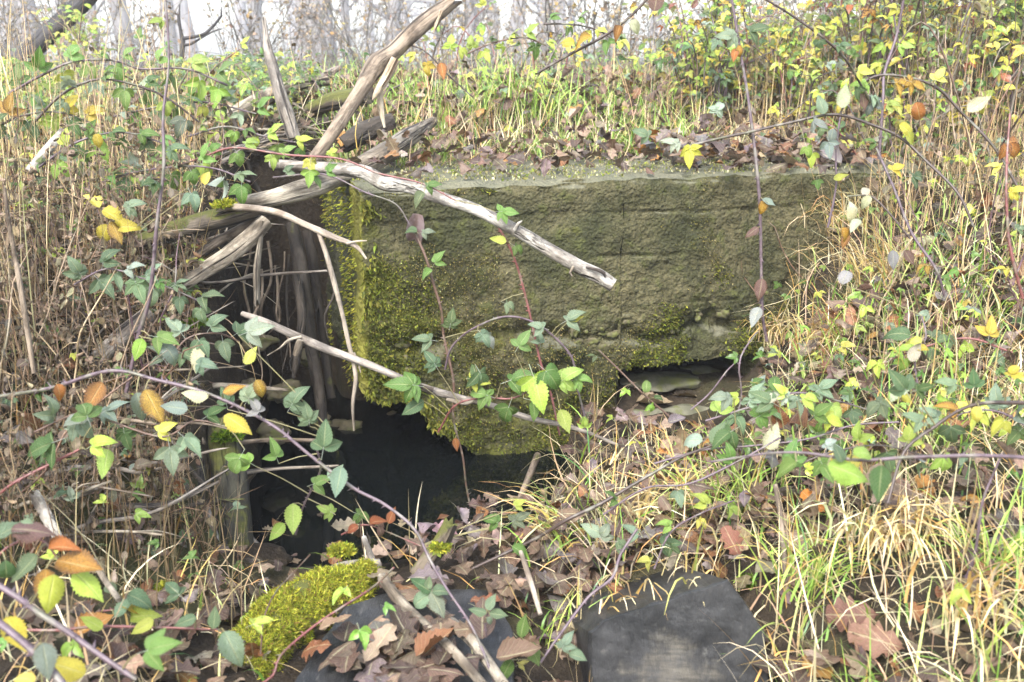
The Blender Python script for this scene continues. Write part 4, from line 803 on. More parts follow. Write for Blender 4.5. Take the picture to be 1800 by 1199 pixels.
cane('left leafy bramble plant growing out of the water hole', [(520,940,2.2),(530,890,2.18),(560,830,2.16),(555,780,2.14),(570,745,2.12)], [3,3,2.5], 'purple', 0, 'b', explicit=[(545,750,100,70,'b','t'),(490,815,110,80,'g','t'),(450,820,150,70,'g','t'),(540,855,20,75,'g','t'),(515,885,-90,70,'g','s'),(500,920,-130,60,'g','s'),(580,850,60,60,'b','t'),(505,725,60,80,'b','t'),(420,590,20,90,'b','t'),(400,720,100,70,'b','t'),(620,900,-20,60,'g','t'),(590,905,150,60,'g','t')])
cane('reddish leaved low shoot at the near water edge', [(600,940,2.02),(640,915,2.0),(680,930,2.0),(740,960,1.99)], [2.5,2,2], 'red', 0, 'r', explicit=[(630,925,200,40,'r','s'),(650,920,20,40,'r','s'),(683,920,70,40,'r','s'),(665,925,-60,35,'p','s'),(885,925,150,70,'g','t'),(895,920,30,60,'b','t'),(900,895,40,45,'l','t')])
cane('tall purple cane standing over the right part of the block', [(1348,600,2.92),(1342,545,2.92),(1338,450,2.93),(1328,330,2.95),(1315,200,2.98),(1300,80,3.0),(1284,-15,3.02)], [4.5,4.5,5,5,4,4], 'purple', 0, 'g', th=40, explicit=[(1340,350,-30,40,'v','s'),(1343,352,-100,45,'s','s'),(1300,65,170,65,'b','t'),(1305,60,20,65,'b','t'),(1293,85,-100,40,'r','s'),(1297,80,-70,40,'s','s'),(1333,400,-150,40,'p','s'),(1340,490,-100,50,'p','s'),(1335,540,-110,50,'v','s')])
cane('short purple cane on the right behind the block corner', [(1545,280,3.0),(1550,183,3.02),(1558,130,3.05),(1575,60,3.1),(1590,-10,3.1)], [4.5,4,4,3.5], 'purple', 5, 'yg', (50, 80))
cane('low bramble arch springing over the right end of the block', [(1190,262,3.0),(1260,243,2.98),(1317,230,2.95),(1387,210,2.92),(1467,204,2.9),(1533,217,2.86),(1583,240,2.82),(1633,283,2.76),(1680,345,2.7),(1712,400,2.66)], [4,4,4], 'dark', 0, 'b', th=30, explicit=[(1200,255,160,60,'b','t'),(1215,250,-100,60,'y','t'),(1150,245,150,70,'b','t'),(1255,205,60,60,'b','t'),(1450,200,110,45,'b','s'),(1420,210,-20,55,'v','t'),(1480,190,80,60,'w','s'),(1415,250,-70,55,'l','t'),(1580,220,-20,60,'y','s'),(1590,235,-40,60,'y','s'),(1455,240,-80,65,'v','t')])
cane('curved cane with spotted yellow leaves on the upper right', [(1505,150,2.78),(1560,133,2.78),(1633,153,2.76),(1693,197,2.74),(1747,260,2.7),(1790,330,2.66)], [4,4,4], 'dark', 0, 'y', th=25, explicit=[(1560,145,0,75,'s','t'),(1590,140,-20,70,'s','t'),(1540,165,-120,60,'v','t'),(1515,160,-80,55,'p','s'),(1530,150,170,60,'l','t'),(1610,180,-70,60,'r','s'),(1700,195,30,60,'w','s'),(1760,240,-40,80,'o','t'),(1640,150,60,60,'y','t')])
cane('dark bare cane crossing the sky line above the mound grass', [(945,128,2.9),(1000,97,2.88),(1063,58,2.86),(1105,28,2.85),(1150,-15,2.84)], [4,4,4], 'dark', 0, 'y', th=14, explicit=[(1090,45,-110,50,'o','s'),(1040,65,-160,55,'s','s'),(1010,75,170,45,'y','s'),(1150,20,80,60,'p','s'),(1110,35,-60,50,'w','s')])
cane('thin bramble arch with sparse leaves behind the leaning broken branch', [(700,75,3.4),(740,85,3.4),(790,130,3.4),(830,170,3.4)], [2.5,2.5,2], 'dark', 0, 'l', explicit=[(790,90,80,45,'l','t'),(800,85,-10,50,'l','t'),(750,105,-90,50,'y','t'),(775,110,-80,45,'o','s'),(735,100,160,45,'l','t')])
cane('slim drooping arch with lime leaves above the middle of the mound', [(955,42,3.3),(1010,38,3.3),(1055,55,3.3),(1100,90,3.28)], [2.5,2.5,2], 'dark', 8, 'lg', (40, 65))
cane('slim cane with green leaves right of the mid mound dead grass', [(820,95,3.5),(870,80,3.5),(920,65,3.5),(960,80,3.5)], [2.5,2.5,2], 'brown', 9, 'lg', (40, 60))
cane('dark twig reaching down from the top right of the frame', [(1335,-8,2.7),(1400,33,2.7),(1447,73,2.7),(1493,113,2.72),(1530,180,2.75)], [3.5,3.5,3], 'dark', 7, 'by', (50, 80), trange=(.3, 1))
cane('cane leaning right above the block end with yellow and pale leaves', [(1455,400,2.95),(1462,330,2.96),(1468,265,2.97),(1478,195,3.0)], [3.5,3,2.5], 'purple', 0, 'y', th=20, explicit=[(1460,250,80,50,'v','s'),(1430,260,-100,55,'l','t'),(1465,315,20,35,'y','s'),(1500,380,100,50,'w','s'),(1520,345,80,40,'w','s'),(1435,310,-80,40,'g','t'),(1490,410,-110,45,'o','s')])
cane('cane with pale round leaves drooping at the right end of the block', [(1600,420,2.75),(1560,370,2.78),(1530,345,2.8),(1490,345,2.82)], [3,2.5,2], 'dark', 0, 'w', explicit=[(1492,365,-70,45,'w','s'),(1530,345,-130,45,'w','s'),(1510,385,-120,50,'w','s'),(1570,440,-90,45,'v','s'),(1590,440,-60,50,'p','s'),(1480,400,-60,45,'s','s'),(1590,310,0,60,'b','t')])
cane('reddish upright cane among the straw on the right edge', [(1660,520,2.5),(1640,470,2.5),(1610,410,2.52),(1575,330,2.56),(1540,260,2.6)], [4,4,3], 'purple', 2, 'y', (50, 70))
cane('red-purple cane at the far right edge above the straw', [(1798,525,2.4),(1780,460,2.4),(1770,390,2.42),(1765,300,2.45),(1775,200,2.5)], [4.5,4,3], 'red', 3, 'yo', (50, 75))
cane('pale leaved shoot standing in the straw on the right bank', [(1615,690,2.25),(1620,640,2.25),(1625,590,2.26),(1620,555,2.28)], [3,3,2], 'purple', 0, 'w', explicit=[(1600,635,60,60,'w','s'),(1595,665,-130,65,'w','s'),(1610,615,30,45,'y','s'),(1620,600,170,45,'y','s'),(1585,690,-40,40,'y','s'),(1600,590,160,70,'b','s'),(1480,500,70,60,'v','s')])
cane('stout dark cane sloping down to the left on the right bank', [(1830,706,1.7),(1800,707,1.7),(1733,711,1.68),(1700,726,1.67),(1650,750,1.66),(1595,800,1.64),(1560,885,1.6)], [6,6,5,5,4], 'dark', 0, 'b', th=14, explicit=[(1715,690,100,70,'b','t'),(1720,715,-110,60,'y','s'),(1690,680,160,70,'b','t'),(1770,670,60,60,'y','t'),(1650,790,-60,80,'l','t'),(1600,700,120,80,'b','t'),(1630,745,160,75,'b','t'),(1600,690,20,60,'g','t'),(1560,700,-150,70,'b','t')])
cane('long horizontal near cane across the right foreground with a large bright green leaf', [(1835,806,1.36),(1720,808,1.36),(1600,812,1.36),(1500,812,1.37),(1420,806,1.38),(1350,803,1.4),(1250,812,1.45)], [6,5,5,4,3], 'purple', 0, 'g', th=10, explicit=[(1455,818,-15,100,'l','s'),(1550,818,-95,75,'g','s'),(1480,812,110,50,'b','s'),(1400,812,-150,65,'g','s'),(1500,800,20,60,'g','s')])
cane('thin dark runner crossing the right bank behind the near cane', [(1150,815,2.05),(1200,802,2.05),(1247,789,2.05),(1330,780,2.04),(1413,769,2.03),(1500,755,2.02),(1580,742,2.0)], [3,3,3], 'purple', 0, 'b', th=30, explicit=[(1235,775,170,75,'b','s'),(1250,780,60,60,'b','s'),(1350,790,70,70,'w','s'),(1370,715,150,80,'b','t'),(1320,740,30,80,'g','t'),(1290,700,170,70,'b','t'),(1420,740,40,70,'g','t'),(1460,790,-60,70,'y','s'),(1400,705,20,70,'l','t'),(1440,730,-20,60,'l','t'),(1300,750,-150,80,'g','t'),(1350,710,60,60,'w','s')])
cane('dark cane slanting up from the waterside to the right bank', [(830,1000,1.98),(930,955,1.97),(1000,910,1.96),(1060,873,1.97),(1130,840,1.98),(1200,806,2.0),(1260,780,2.02)], [4,5,5,4,3], 'dark', 0, 'b', th=14, explicit=[(1060,940,150,65,'b','s'),(1050,955,60,60,'b','t'),(1075,950,-10,60,'b','t'),(1130,945,150,60,'b','t'),(1150,960,10,70,'b','t'),(900,960,-30,50,'g','s')])
cane('second dark cane slanting on the right bank', [(1060,905,1.92),(1130,862,1.92),(1215,850,1.92),(1300,805,1.93),(1370,770,1.95)], [2.5,3,3], 'purple', 3, 'gb', (50, 80))
cane('dark purple cane rising behind the timber block', [(950,1165,1.64),(985,1105,1.68),(1033,1053,1.72),(1075,1015,1.74),(1100,983,1.77),(1120,930,1.8)], [3.5,4.5,4.5,4], 'purple', 0, 'g', th=24, explicit=[(930,1130,-60,60,'g','s'),(915,1120,80,60,'g','s'),(900,1160,-120,60,'g','s'),(1000,1150,-10,60,'b','s'),(985,1145,60,55,'b','t')])
cane('thorny red cane lying across the mossy log and the dark timber', [(440,1210,1.58),(470,1190,1.6),(500,1157,1.64),(547,1110,1.70),(600,1066,1.76),(650,1030,1.82),(692,998,1.88)], [3.5,4,4,3], 'red', 0, th=50)
cane('thin red stem arching over the front of the mossy log', [(458,1150,1.62),(468,1090,1.65),(480,1045,1.72),(510,1010,1.8),(545,975,1.9)], [2.5,2.5,2], 'brown', 0, th=14)
cane('small pale green bramble seedling over the pale sticks', [(775,1090,1.72),(765,1065,1.72),(758,1045,1.72)], [2.5,2], 'purple', 0, explicit=[(758,1040,150,65,'b','s'),(755,1045,-150,75,'b','s'),(758,1040,-60,65,'b','s'),(760,1040,10,50,'b','s'),(752,1035,80,35,'b','s')])
cane('little bramble seedling with three blunt leaves on the dark timber', [(855,1120,1.66),(856,1095,1.66),(858,1075,1.66)], [2,2], 'purple', 0, explicit=[(856,1072,60,40,'b','s'),(855,1078,160,50,'b','s'),(860,1078,-10,50,'b','s'),(856,1085,-50,30,'b','s')])
cane('purple cane standing in the straw at the lower right', [(1692,1035,1.62),(1705,960,1.62),(1722,890,1.62),(1740,840,1.62),(1758,805,1.62)], [4,4,3], 'purple', 0, th=14)
cane('drooping bramble twig hanging into the slot under the block', [(1330,585,2.84),(1310,620,2.8),(1300,650,2.78),(1302,690,2.76),(1298,725,2.74)], [2.5,3,2.5], 'purple', 0, 'g', explicit=[(1315,680,30,50,'g','t'),(1305,700,170,50,'l','t'),(1325,690,60,50,'b','t'),(1290,705,140,45,'g','t')])
cane('bare thin twig across the mouth of the slot', [(1215,720,2.74),(1245,690,2.75),(1275,655,2.76),(1290,640,2.78)], [2.5,2.5,2], 'purple', 0, 'g', th=10)
cane('straight dry cane leaning over the left side of the slot', [(1052,615,2.72),(1090,650,2.7),(1130,690,2.68),(1180,735,2.66)], [2,2.5,2.5], 'brown', 0, explicit=[(1135,690,80,45,'g','s'),(1140,705,-60,40,'l','t'),(1150,700,20,35,'g','s')])
cane('yellow clustered leaves shoot on the left mound slope', [(245,430,2.6),(220,400,2.6),(190,380,2.6),(170,360,2.6)], [3,2], 'brown', 0, explicit=[(175,365,130,60,'y','s'),(180,370,-20,75,'y','s'),(195,390,-60,70,'y','s'),(205,400,10,60,'y','s'),(190,395,-120,70,'y','s'),(215,370,30,70,'b','t'),(330,330,-60,70,'b','t'),(360,325,80,45,'y','s'),(170,235,-80,50,'y','s')])
cane('bramble tangle beside the log heap on the left slope', [(180,320,2.9),(240,300,2.88),(310,290,2.86),(380,300,2.85),(440,320,2.85)], [3,3,2.5], 'purple', 12, 'gbg', (60, 90))
cane('blue-green bramble spray low on the left slope', [(130,500,2.35),(190,480,2.35),(250,490,2.36),(310,510,2.38),(360,535,2.4)], [2.5,2.5,2], 'purple', 12, 'b', (65, 95))
cane('bramble shoot in the shade right of the left weeds', [(290,650,2.3),(330,600,2.32),(380,590,2.35),(420,600,2.38)], [2.5,2.5,2], 'brown', 7, 'b', (65, 95), explicit=[(350,610,-100,60,'w','s'),(430,640,60,50,'l','s')])
cane('trailing bramble with blue-green leaves over the bank right of the slot', [(1240,740,2.2),(1320,715,2.2),(1400,700,2.2),(1480,705,2.2),(1540,725,2.2)], [3,3,2], 'purple', 11, 'bbgw', (65, 95))
cane('trailing bramble low on the right bank behind the horizontal near cane', [(1380,830,1.75),(1450,800,1.75),(1540,790,1.75),(1620,800,1.75)], [3,3,2], 'dark', 8, 'bgl', (65, 95))
cane('leafy bramble end at the right edge of the picture', [(1820,760,1.9),(1760,735,1.9),(1700,730,1.92),(1650,745,1.94)], [3,3,2], 'purple', 8, 'bgy', (65, 90))
cane('mixed green and yellow bramble trailing in the middle of the right bank', [(1780,620,2.35),(1700,600,2.38),(1620,610,2.4),(1550,640,2.4)], [3,3,2], 'red', 8, 'bywl', (55, 80))
cane('short leafy bramble hanging over the near water edge at the right', [(1150,1000,1.9),(1180,940,1.92),(1230,900,1.95),(1290,880,1.98)], [3,2.5,2], 'purple', 6, 'gl', (50, 75))
cane('arching leafy cane behind the yellow leaves on the left slope', [(60,300,2.8),(130,250,2.82),(220,235,2.85),(310,260,2.88)], [3,3,2], 'purple', 12, 'ggl', (55, 85))
cane('leafy cane along the middle of the left mound', [(200,205,3.4),(280,185,3.4),(360,180,3.42),(450,200,3.45)], [3,3,2], 'purple', 13, 'gglb', (50, 80))
cane('leafy cane low beside the pale curved bough', [(330,240,3.3),(400,225,3.32),(470,235,3.34),(540,255,3.36)], [3,3,2], 'purple', 10, 'gl', (45, 70))
cane('long leafy cane at the far left end of the mound', [(-30,240,3.1),(40,200,3.12),(110,200,3.14),(180,225,3.16)], [3,3,2], 'dark', 10, 'ggy', (55, 85))
# dead wilted leaf on the block
c = PFW(725, 400, .02); mb = MB(); t = leaf_tpl(8, lambda t: .06+.22*np.sin(PI*np.clip(t*.93+.05, 0, 1))**.5, .7, .9, 0, .06, .01, seed=5); V = t[0]*pm(62, c); M3 = np.array(Matrix.Rotation(-2.95, 3, 'Y') @ Matrix.Rotation(PI/2, 3, 'X')); mb.add(V @ M3.T, t[1], (1, 1, 1, 0), t[2])
o = mb.build('wilted_leaf', M['wilt']); o.location = PFW(735, 376, .03); tag(o, 'folded purple-grey dead leaf hanging on the block face', 'dead leaf')
# ------------------------------------------------------------------ ground cover
def spots(n, xr=(-3.2, 3.2), yr=(1.15, 6.2)):
    x = rng.uniform(*xr, n); y = rng.uniform(*yr, n); u, w = uw(x, y)
    ok = poly_sd(x, y, POOL) < -.015; inb = (u > -.03) & (u < ULEN+.35) & (w > -.02) & (w < .80); ok &= ~(inb & (u < ULEN+.1))
    z = H(x, y); p = np.stack([x, y, z], -1)[ok]; px, py, d = project(p); return p, px, py
def topspots(n, wmin=0.0, wmax=.8):
    u = rng.uniform(0, ULEN+.1, n); w = wmin+(wmax-wmin)*rng.uniform(0, 1, n)
    p = np.stack([A[0]+UD[0]*u+WD[0]*w, A[1]+UD[1]*u+WD[1]*w, np.full(n, ZTOP+.004)], -1); px, py, d = project(p); return p, px, py, w
def zones(px, py):
    left = ((px < 470) & (py < 620)) | ((px < 430) & (py >= 620) & (py < 1010)) | ((px < 600) & (py < 290))
    mound = (px >= 560) & (px < 1260) & (py < 330)
    rtop = (px >= 1200) & (py < 430)
    right = (px >= 960) & (py >= 430)
    front = (px >= 400) & (px < 1010) & (py > 930)
    fl = (px < 440) & (py >= 1000)
    return left, mound, rtop, right, front, fl
patch = lambda p, s, k: fbm(np.stack([p[:, 0]*s, p[:, 1]*s, np.full(len(p), k)], -1), 3)
def on_timber(px, py): return ((px > 520) & (px < 900) & (py > 1045)) | ((px > 1035) & (px < 1350) & (py > 1060)) | ((px > 1060) & (px < 1330) & (py > 640) & (py < 765))
slotzone = lambda px, py: np.where((px > 1050) & (px < 1350) & (py > 640) & (py < 880), .42, 1.)
# fresh green grass
p, px, py = spots(340000); L_, Mo, Rt, Ri, Fr, Fl = zones(px, py); f = patch(p, 2.2, 1.)
d = .0*px; d[L_] = .015; d[Mo] = .24; d[Rt] = .04; d[Ri] = .115; d[Fr] = .02; d[Fl] = .02
d[L_ & (px < 200) & (py < 420)] = .10
d *= sstep(-.45, .35, f); d[on_timber(px, py)] = 0
k = rng.random(len(p)) < d; p, px, py = p[k], px[k], py[k]; n = len(p)
tp, tx, ty, tw = topspots(2600, .5, .8); kk = rng.random(len(tp)) < sstep(.5, .78, tw)*sstep(-.4, .3, patch(tp, 4., 3.)); tp = tp[kk & (tx < 1230)]
p = np.vstack([p, tp]); px, py, _ = project(p); n = len(p)
mo = ((py < 330) & (px > 560)); Ln = np.where(mo, rng.uniform(.08, .26, n), rng.uniform(.08, .24, n)); Ln = np.where((p[:, 1] < 2.0) & (px < 1100), Ln*.5, Ln)*slotzone(px, py); Ln = Ln*np.where(mo, .5+.8*sstep(-.35, .45, patch(p, 3.5, 8.)), 1.)
cols = pick([(3, '#7d9a40'), (3, '#93a954'), (2, '#688a3c'), (1.2, '#acb570'), (1, '#4f7540')], n)
gm = MB(); blades(gm, p-np.array([0, 0, .01]), rng.uniform(0, 2*PI, n), Ln, rng.uniform(.003, .0065, n), np.abs(rng.normal(.2, .3, n)), rng.uniform(.1, 2.2, n), cols)
tag(gm.build('green_grass', M['grass']), 'fresh green grass growing on the mound and the right bank', 'grass', kind='stuff'); print('green', n)
# straw: dry bent and lying blades
p, px, py = spots(400000); L_, Mo, Rt, Ri, Fr, Fl = zones(px, py); f = patch(p, 2.6, 4.)
d = .0*px; d[L_] = .15; d[L_ & (py < 380)] = .09; d[Mo] = .15; d[Rt] = .18; d[Ri] = .22; d[Fr] = .03; d[Fl] = .12
d *= sstep(-.6, .3, f); d[on_timber(px, py)] *= .12
k = rng.random(len(p)) < d; p, px, py = p[k], px[k], py[k]; n = len(p)
tp, tx, ty, tw = topspots(2400, .4, .8); tp = tp[rng.random(len(tp)) < sstep(.4, .75, tw)]; p = np.vstack([p, tp]); px, py, _ = project(p); n = len(p)
L_, Mo, Rt, Ri, Fr, Fl = zones(px, py)
Ln = rng.uniform(.08, .28, n); Ln = np.where(L_ & (py < 600) & (py > 300), Ln*1.25, Ln); Ln = np.where(py < 230, Ln*.7, Ln); Ln = np.where((p[:, 1] < 1.9) & (px < 1000), Ln*.7, Ln)*slotzone(px, py)
lean = np.abs(rng.normal(.75, .6, n)); kap = rng.normal(.9, 1.3, n)
cols = pick([(3, '#b9aa86'), (2, '#a3926e'), (2, '#cbbf9e'), (1, '#b8965a'), (1, '#94805a')], n)
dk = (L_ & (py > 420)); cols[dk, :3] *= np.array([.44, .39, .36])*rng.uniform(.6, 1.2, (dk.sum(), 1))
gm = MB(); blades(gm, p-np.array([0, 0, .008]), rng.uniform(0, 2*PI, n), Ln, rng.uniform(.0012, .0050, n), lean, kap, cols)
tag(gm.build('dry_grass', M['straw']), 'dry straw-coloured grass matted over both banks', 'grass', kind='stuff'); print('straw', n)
# leaf litter
LIT = [(3, '#5f4a3d', .3), (3, '#4e3b31', .3), (2, '#75614f', .2), (1.2, '#6e4526', .3), (1.8, '#3d2e28', .3), (1., '#8f7d6c', .1), (.3, '#8f662c', .4), (1.2, '#665a5a', .2)]
p, px, py = spots(70000); L_, Mo, Rt, Ri, Fr, Fl = zones(px, py); f = patch(p, 1.8, 9.)
d = .0*px; d[L_] = .20; d[Mo] = .34; d[Rt] = .30; d[Ri] = .50; d[Fr] = .5; d[Fl] = .35; d *= sstep(-.6, .25, f); d[on_timber(px, py)] = 0
k = rng.random(len(p)) < d; p, px, py = p[k], px[k], py[k]
tp, tx, ty, tw = topspots(900, .03, .8); tp = tp[(rng.random(len(tp)) < .30+.6*(tx > 1150)+.3*(tw > .35))]; p = np.vstack([p, tp]); n = len(p)
py_ = project(p)[1]; gm = MB(); q = p+np.stack([0*p[:, 0], 0*p[:, 0], rng.uniform(.003, .03, n)+np.abs(rng.normal(0, .05, n))*(py_ < 1020)], -1); yd = rdir(n)*np.array([1, 1, .5])
szs = rng.uniform(.035, .075, n)
scatter(gm, OAK+BEECH, q, yd, np.array([[0, 0, 1.]])+rdir(n)*.65, szs, pick(LIT, n))
tag(gm.build('fallen_leaves', M['dead']), 'brown fallen oak and beech leaves scattered over the ground', 'fallen leaves', kind='stuff'); print('litter', n)
# large single fallen leaves of the foreground
def fallen(px, py, z, s, group, label, tilt=.45, col=None, ang=None):
    b = Q(px, py, z) if z is not None else G(px, py, .015)
    a = random.uniform(0, 6.28) if ang is None else math.radians(ang); c = pick(LIT, 1)[0] if col is None else np.array(lin(col, .1))
    oak = random.random() < .6
    o = leaf_obj(None, random.choice(OM if oak else BM), b+np.array([0, 0, .004]), np.array([math.cos(a), math.sin(a), random.uniform(-.25, .35)]), np.array([0, -.15, 1])+rdir(1)[0]*tilt, pm(s, b), c, 'oak_leaf' if oak else 'beech_leaf')
    tag(o, label, 'fallen leaf', group)
for k in range(62):
    px, py = random.gauss(690, 75), random.gauss(1155, 32)
    if 560 < px < 890 and py > 1085: fallen(px, py, .215+.018*random.random()+.012*(k > 20), random.uniform(60, 95), 'oak leaves piled on the flat dark timber', 'curled brown leaf in the pile lying on the flat dark timber')
for k in range(7):
    fallen(random.uniform(1080, 1270), random.uniform(1025, 1050), .17, random.uniform(35, 60), 'leaves on the timber block', 'small brown leaf lying on top of the dark timber block')
for k in range(22):
    fallen(random.uniform(680, 1000), random.uniform(1005, 1060), .215, random.uniform(45, 75), 'leaves along the back of the dark timber', 'brown leaf lying along the back edge of the flat dark timber')
for k in range(70):
    px, py = random.uniform(1360, 1800), random.uniform(880, 1199)
    fallen(px, py, None, random.uniform(55, 95), 'large fallen leaves in the lower right grass', 'large brown leaf fallen in the wet grass of the lower right corner')
for k in range(30):
    fallen(random.uniform(1080, 1800), random.uniform(540, 860), None, random.uniform(45, 75), 'fallen leaves on the right bank', 'brown leaf caught in the straw on the right bank')
for k in range(26):
    fallen(random.uniform(60, 470), random.uniform(1060, 1199), None, random.uniform(55, 85), 'fallen leaves under the lower left brambles', 'brown leaf fallen beneath the brambles of the lower left corner')
for k in range(34):
    fallen(random.uniform(1180, 1500), random.uniform(262, 296), ZTOP+.02, random.uniform(36, 56), 'fallen leaves on the right top of the block', 'pale brown leaf lying on the right top of the concrete block', .6)
for (px, py, s, col, lb) in [(1180,960,85,'#7d5230','orange-brown oak leaf standing in straw behind the timber block'),(960,1025,75,'#5f5356','dark wet leaf between the two dark timbers'),(1625,915,130,'#6c5a4c','large dark crumpled leaf in the right straw'),(1745,585,75,'#8f7a6c','pale pink-brown oak leaf at the right edge'),(1545,1080,95,'#6a473b','ribbed brown hornbeam leaf at the lower right'),(1590,1140,100,'#735242','broad ribbed leaf below the hornbeam leaf at the lower right'),(1300,980,60,'#744738','ribbed red-brown leaf behind the timber block'),(1450,900,55,'#b5722c','orange leaf hanging in grass right of the timber block'),(1700,1040,55,'#8c5a3c','brown leaf beside the purple cane at the lower right'),(930,975,60,'#998c8c','pale pink leaf caught on straw at the water edge')]:
    b = G(px, py, .05); o = leaf_obj(None, random.choice(OM), b, unit([random.uniform(-1, 1), .1, random.uniform(-.2, .5)]), np.array([0, -.8, .6])+rdir(1)[0]*.2, pm(s, b), np.array(lin(col, .15)), 'oak_leaf'); tag(o, lb, 'fallen leaf')
for k in range(16):
    px, py = random.choice([(random.uniform(460, 640), random.uniform(900, 990)), (random.uniform(700, 960), random.uniform(880, 955))]); b = Q(px, py, .003); o = leaf_obj(None, random.choice(OM+BM), b, np.array([random.uniform(-1, 1), random.uniform(-1, 1), 0.]), np.array([0, 0, 1.]), random.uniform(.03, .055), pick(LIT, 1)[0], 'floating_leaf'); tag(o, 'dead leaf floating on the black water', 'fallen leaf', 'leaves floating on the water')
# small green leaves of ivy, nettle and bramble seedlings low in the cover
def lowleaf(N, dens, pal, size, name, label, zz=(.02, .16), tp=None):
    p, px, py = spots(N); k = rng.random(len(p)) < dens(px, py, p); p = p[k]; n = len(p); q = p+np.stack([0*p[:, 0], 0*p[:, 0], rng.uniform(*zz, n)], -1)
    m = MB(); scatter(m, tp or TRI_LO, q, rdir(n)*np.array([1, 1, .5])+np.array([0, -.2, 0]), np.array([[0, -.45, 1.]])+rdir(n)*.5, rng.uniform(*size, n), pick(pal, n)); print(name, n)
    return m
def place_low(*a, **k):
    m = lowleaf(*a, **k); tag(m.build(a[4], M['leaf']), a[5], 'undergrowth', kind='stuff')
place_low(62000, lambda px, py, p: np.where((px < 560) & (py < 400), .85, np.where((px < 560) & (py < 600), .42, np.where((px > 1200) & (py < 430), .2, np.where((px > 1000) & (py > 560) & ~on_timber(px, py), .14, np.where((py < 330), .07, .02)))))*sstep(-.4, .3, patch(p, 2.3, 6.)), palette('ggbll')+[(3, '#a8a448', .2)], (.026, .056), 'bramble_undergrowth', 'low bramble leaves dotted through the grass on both banks', zz=(.04, .24))
place_low(22000, lambda px, py, p: np.where((px < 430) & (py > 430) & (py < 1010), .30, 0.), palette('bbg'), (.028, .056), 'shade_undergrowth', 'blue-green bramble leaves in the shade of the left bank')
BR = [(3, '#5f5040', .1), (2, '#4a3c30', .1), (1.5, '#857660', 0.), (.3, '#70502e', 0), (2, '#3c3128', 0)]
tag(lowleaf(80000, lambda px, py, p: np.where((px < 430) & (py > 430) & (py < 1010), .30, np.where((px < 430) & (py > 250) & (py <= 430), .03, np.where((px > 1300) & (py < 480), .2, np.where(py < 330, .05, 0.)))), BR, (.014, .045), 'withered_leaves', '', (.0, .30), CURLED+LEAF_LO).build('withered_leaves', M['dead']), 'withered curled brown leaves hanging among the dry stalks of the banks', 'withered leaves', kind='stuff')
# ------------------------------------------------------------------ bramble bushes (each one a thing)
def bush(x, y, h, spread, nst, nlf, pal, label, group, size=(.036, .062), lo=.0, simple=.35):
    z = hz(x, y); root = empty('bramble_bush', (x, y, z), label, 'bramble bush', group); st = MB(); fo = MB(); P_, Yd, Zh = [], [], []
    for i in range(nst):
        a = random.uniform(0, 6.28); L = h*random.uniform(.7, 1.15); s = spread*random.uniform(.3, 1.1); b = np.array([random.gauss(0, .04), random.gauss(0, .04), -.02])
        dr = random.uniform(-.15, .5); d = np.array([math.cos(a), math.sin(a), 0])
        w = np.array([b, b+d*s*.25+[0, 0, L*.55], b+d*s*.6+[0, 0, L*.95], b+d*s+[0, 0, L*(1.-dr)]]); w[1:] += np.random.default_rng(random.randrange(9999)).normal(0, .02, (3, 3))
        c = lin(random.choice([THC['purple'], THC['brown'], THC['dark'], THC['red'], THC['grey']]), 0); p, r = tube(st, w, [.0042, .0036, .0028, .0014], 5, .05, c, 0, i, False)
        T = np.gradient(p, axis=0); m = max(1, nlf//nst)
        for q in range(m):
            k = random.randrange(int(len(p)*(.15+lo)), len(p)); pr = np.cross(T[k], rdir(1)[0]); P_.append(p[k]); Yd.append(unit(pr)*.9+unit(T[k])*.5+np.array([0, 0, random.uniform(-.7, .15)])); Zh.append(np.array([0, -.4, 1.])+rdir(1)[0]*.6)
            if random.random() < .5: 
                e = p[k]+unit(Yd[-1])*random.uniform(.02, .05); tube(st, [p[k], e], [.001, .0008], 3, .05, lin('#77704a', 0), 0, 0, False); P_[-1] = e
    P_, Yd, Zh = map(np.array, (P_, Yd, Zh)); n = len(P_); cs = pick(pal, n, .15); sm = rng.random(n) < simple
    o = st.build('stems', M['stem']); o.parent = root
    scatter(fo, TRI_LO, P_[~sm], Yd[~sm], Zh[~sm], rng.uniform(size[0], size[1], (~sm).sum())*1.25, cs[~sm]); scatter(fo, LEAF_LO, P_[sm], Yd[sm], Zh[sm], rng.uniform(size[0], size[1], sm.sum())*.85, cs[sm])
    o = fo.build('foliage', M['leaf']); o.parent = root; return root
def at(px, py): g = G(px, py); return g[0], g[1]
for k in range(165):                          # thicket on the upper right
    x = random.uniform(.75, 3.2); y = random.uniform(3.5, 5.2)+.1*x
    if x < 1.25 and y < 4.3: continue
    bush(x, y, random.uniform(.4, .85)*(1.1 if x > 1.5 else .75), random.uniform(.25, .55), random.randint(3, 5), random.randint(50, 80), palette('ylllgb') if k % 3 else palette('yyylgr'), 'tangled bramble bush with yellow and green autumn leaves in the right thicket', 'bramble bushes of the right thicket')
for k in range(16):                          # right bank edge, sparser and lower
    x = random.uniform(1.55, 2.7); y = random.uniform(2.8, 3.7)
    bush(x, y, random.uniform(.3, .6), random.uniform(.2, .4), 3, 12, palette('yglbw'), 'sparse bramble with few leaves in the straw right of the block', 'sparse brambles right of the block')
for k in range(26):                          # left mound crest
    x = random.uniform(-3.1, -.75); y = random.uniform(3.6, 5.2)
    bush(x, y, random.uniform(.12, .3), random.uniform(.3, .5), 3, 16, palette('gggbly') if k % 2 else palette('ggb'), 'low green bramble bush sprawling on the left mound', 'bramble bushes of the left mound')
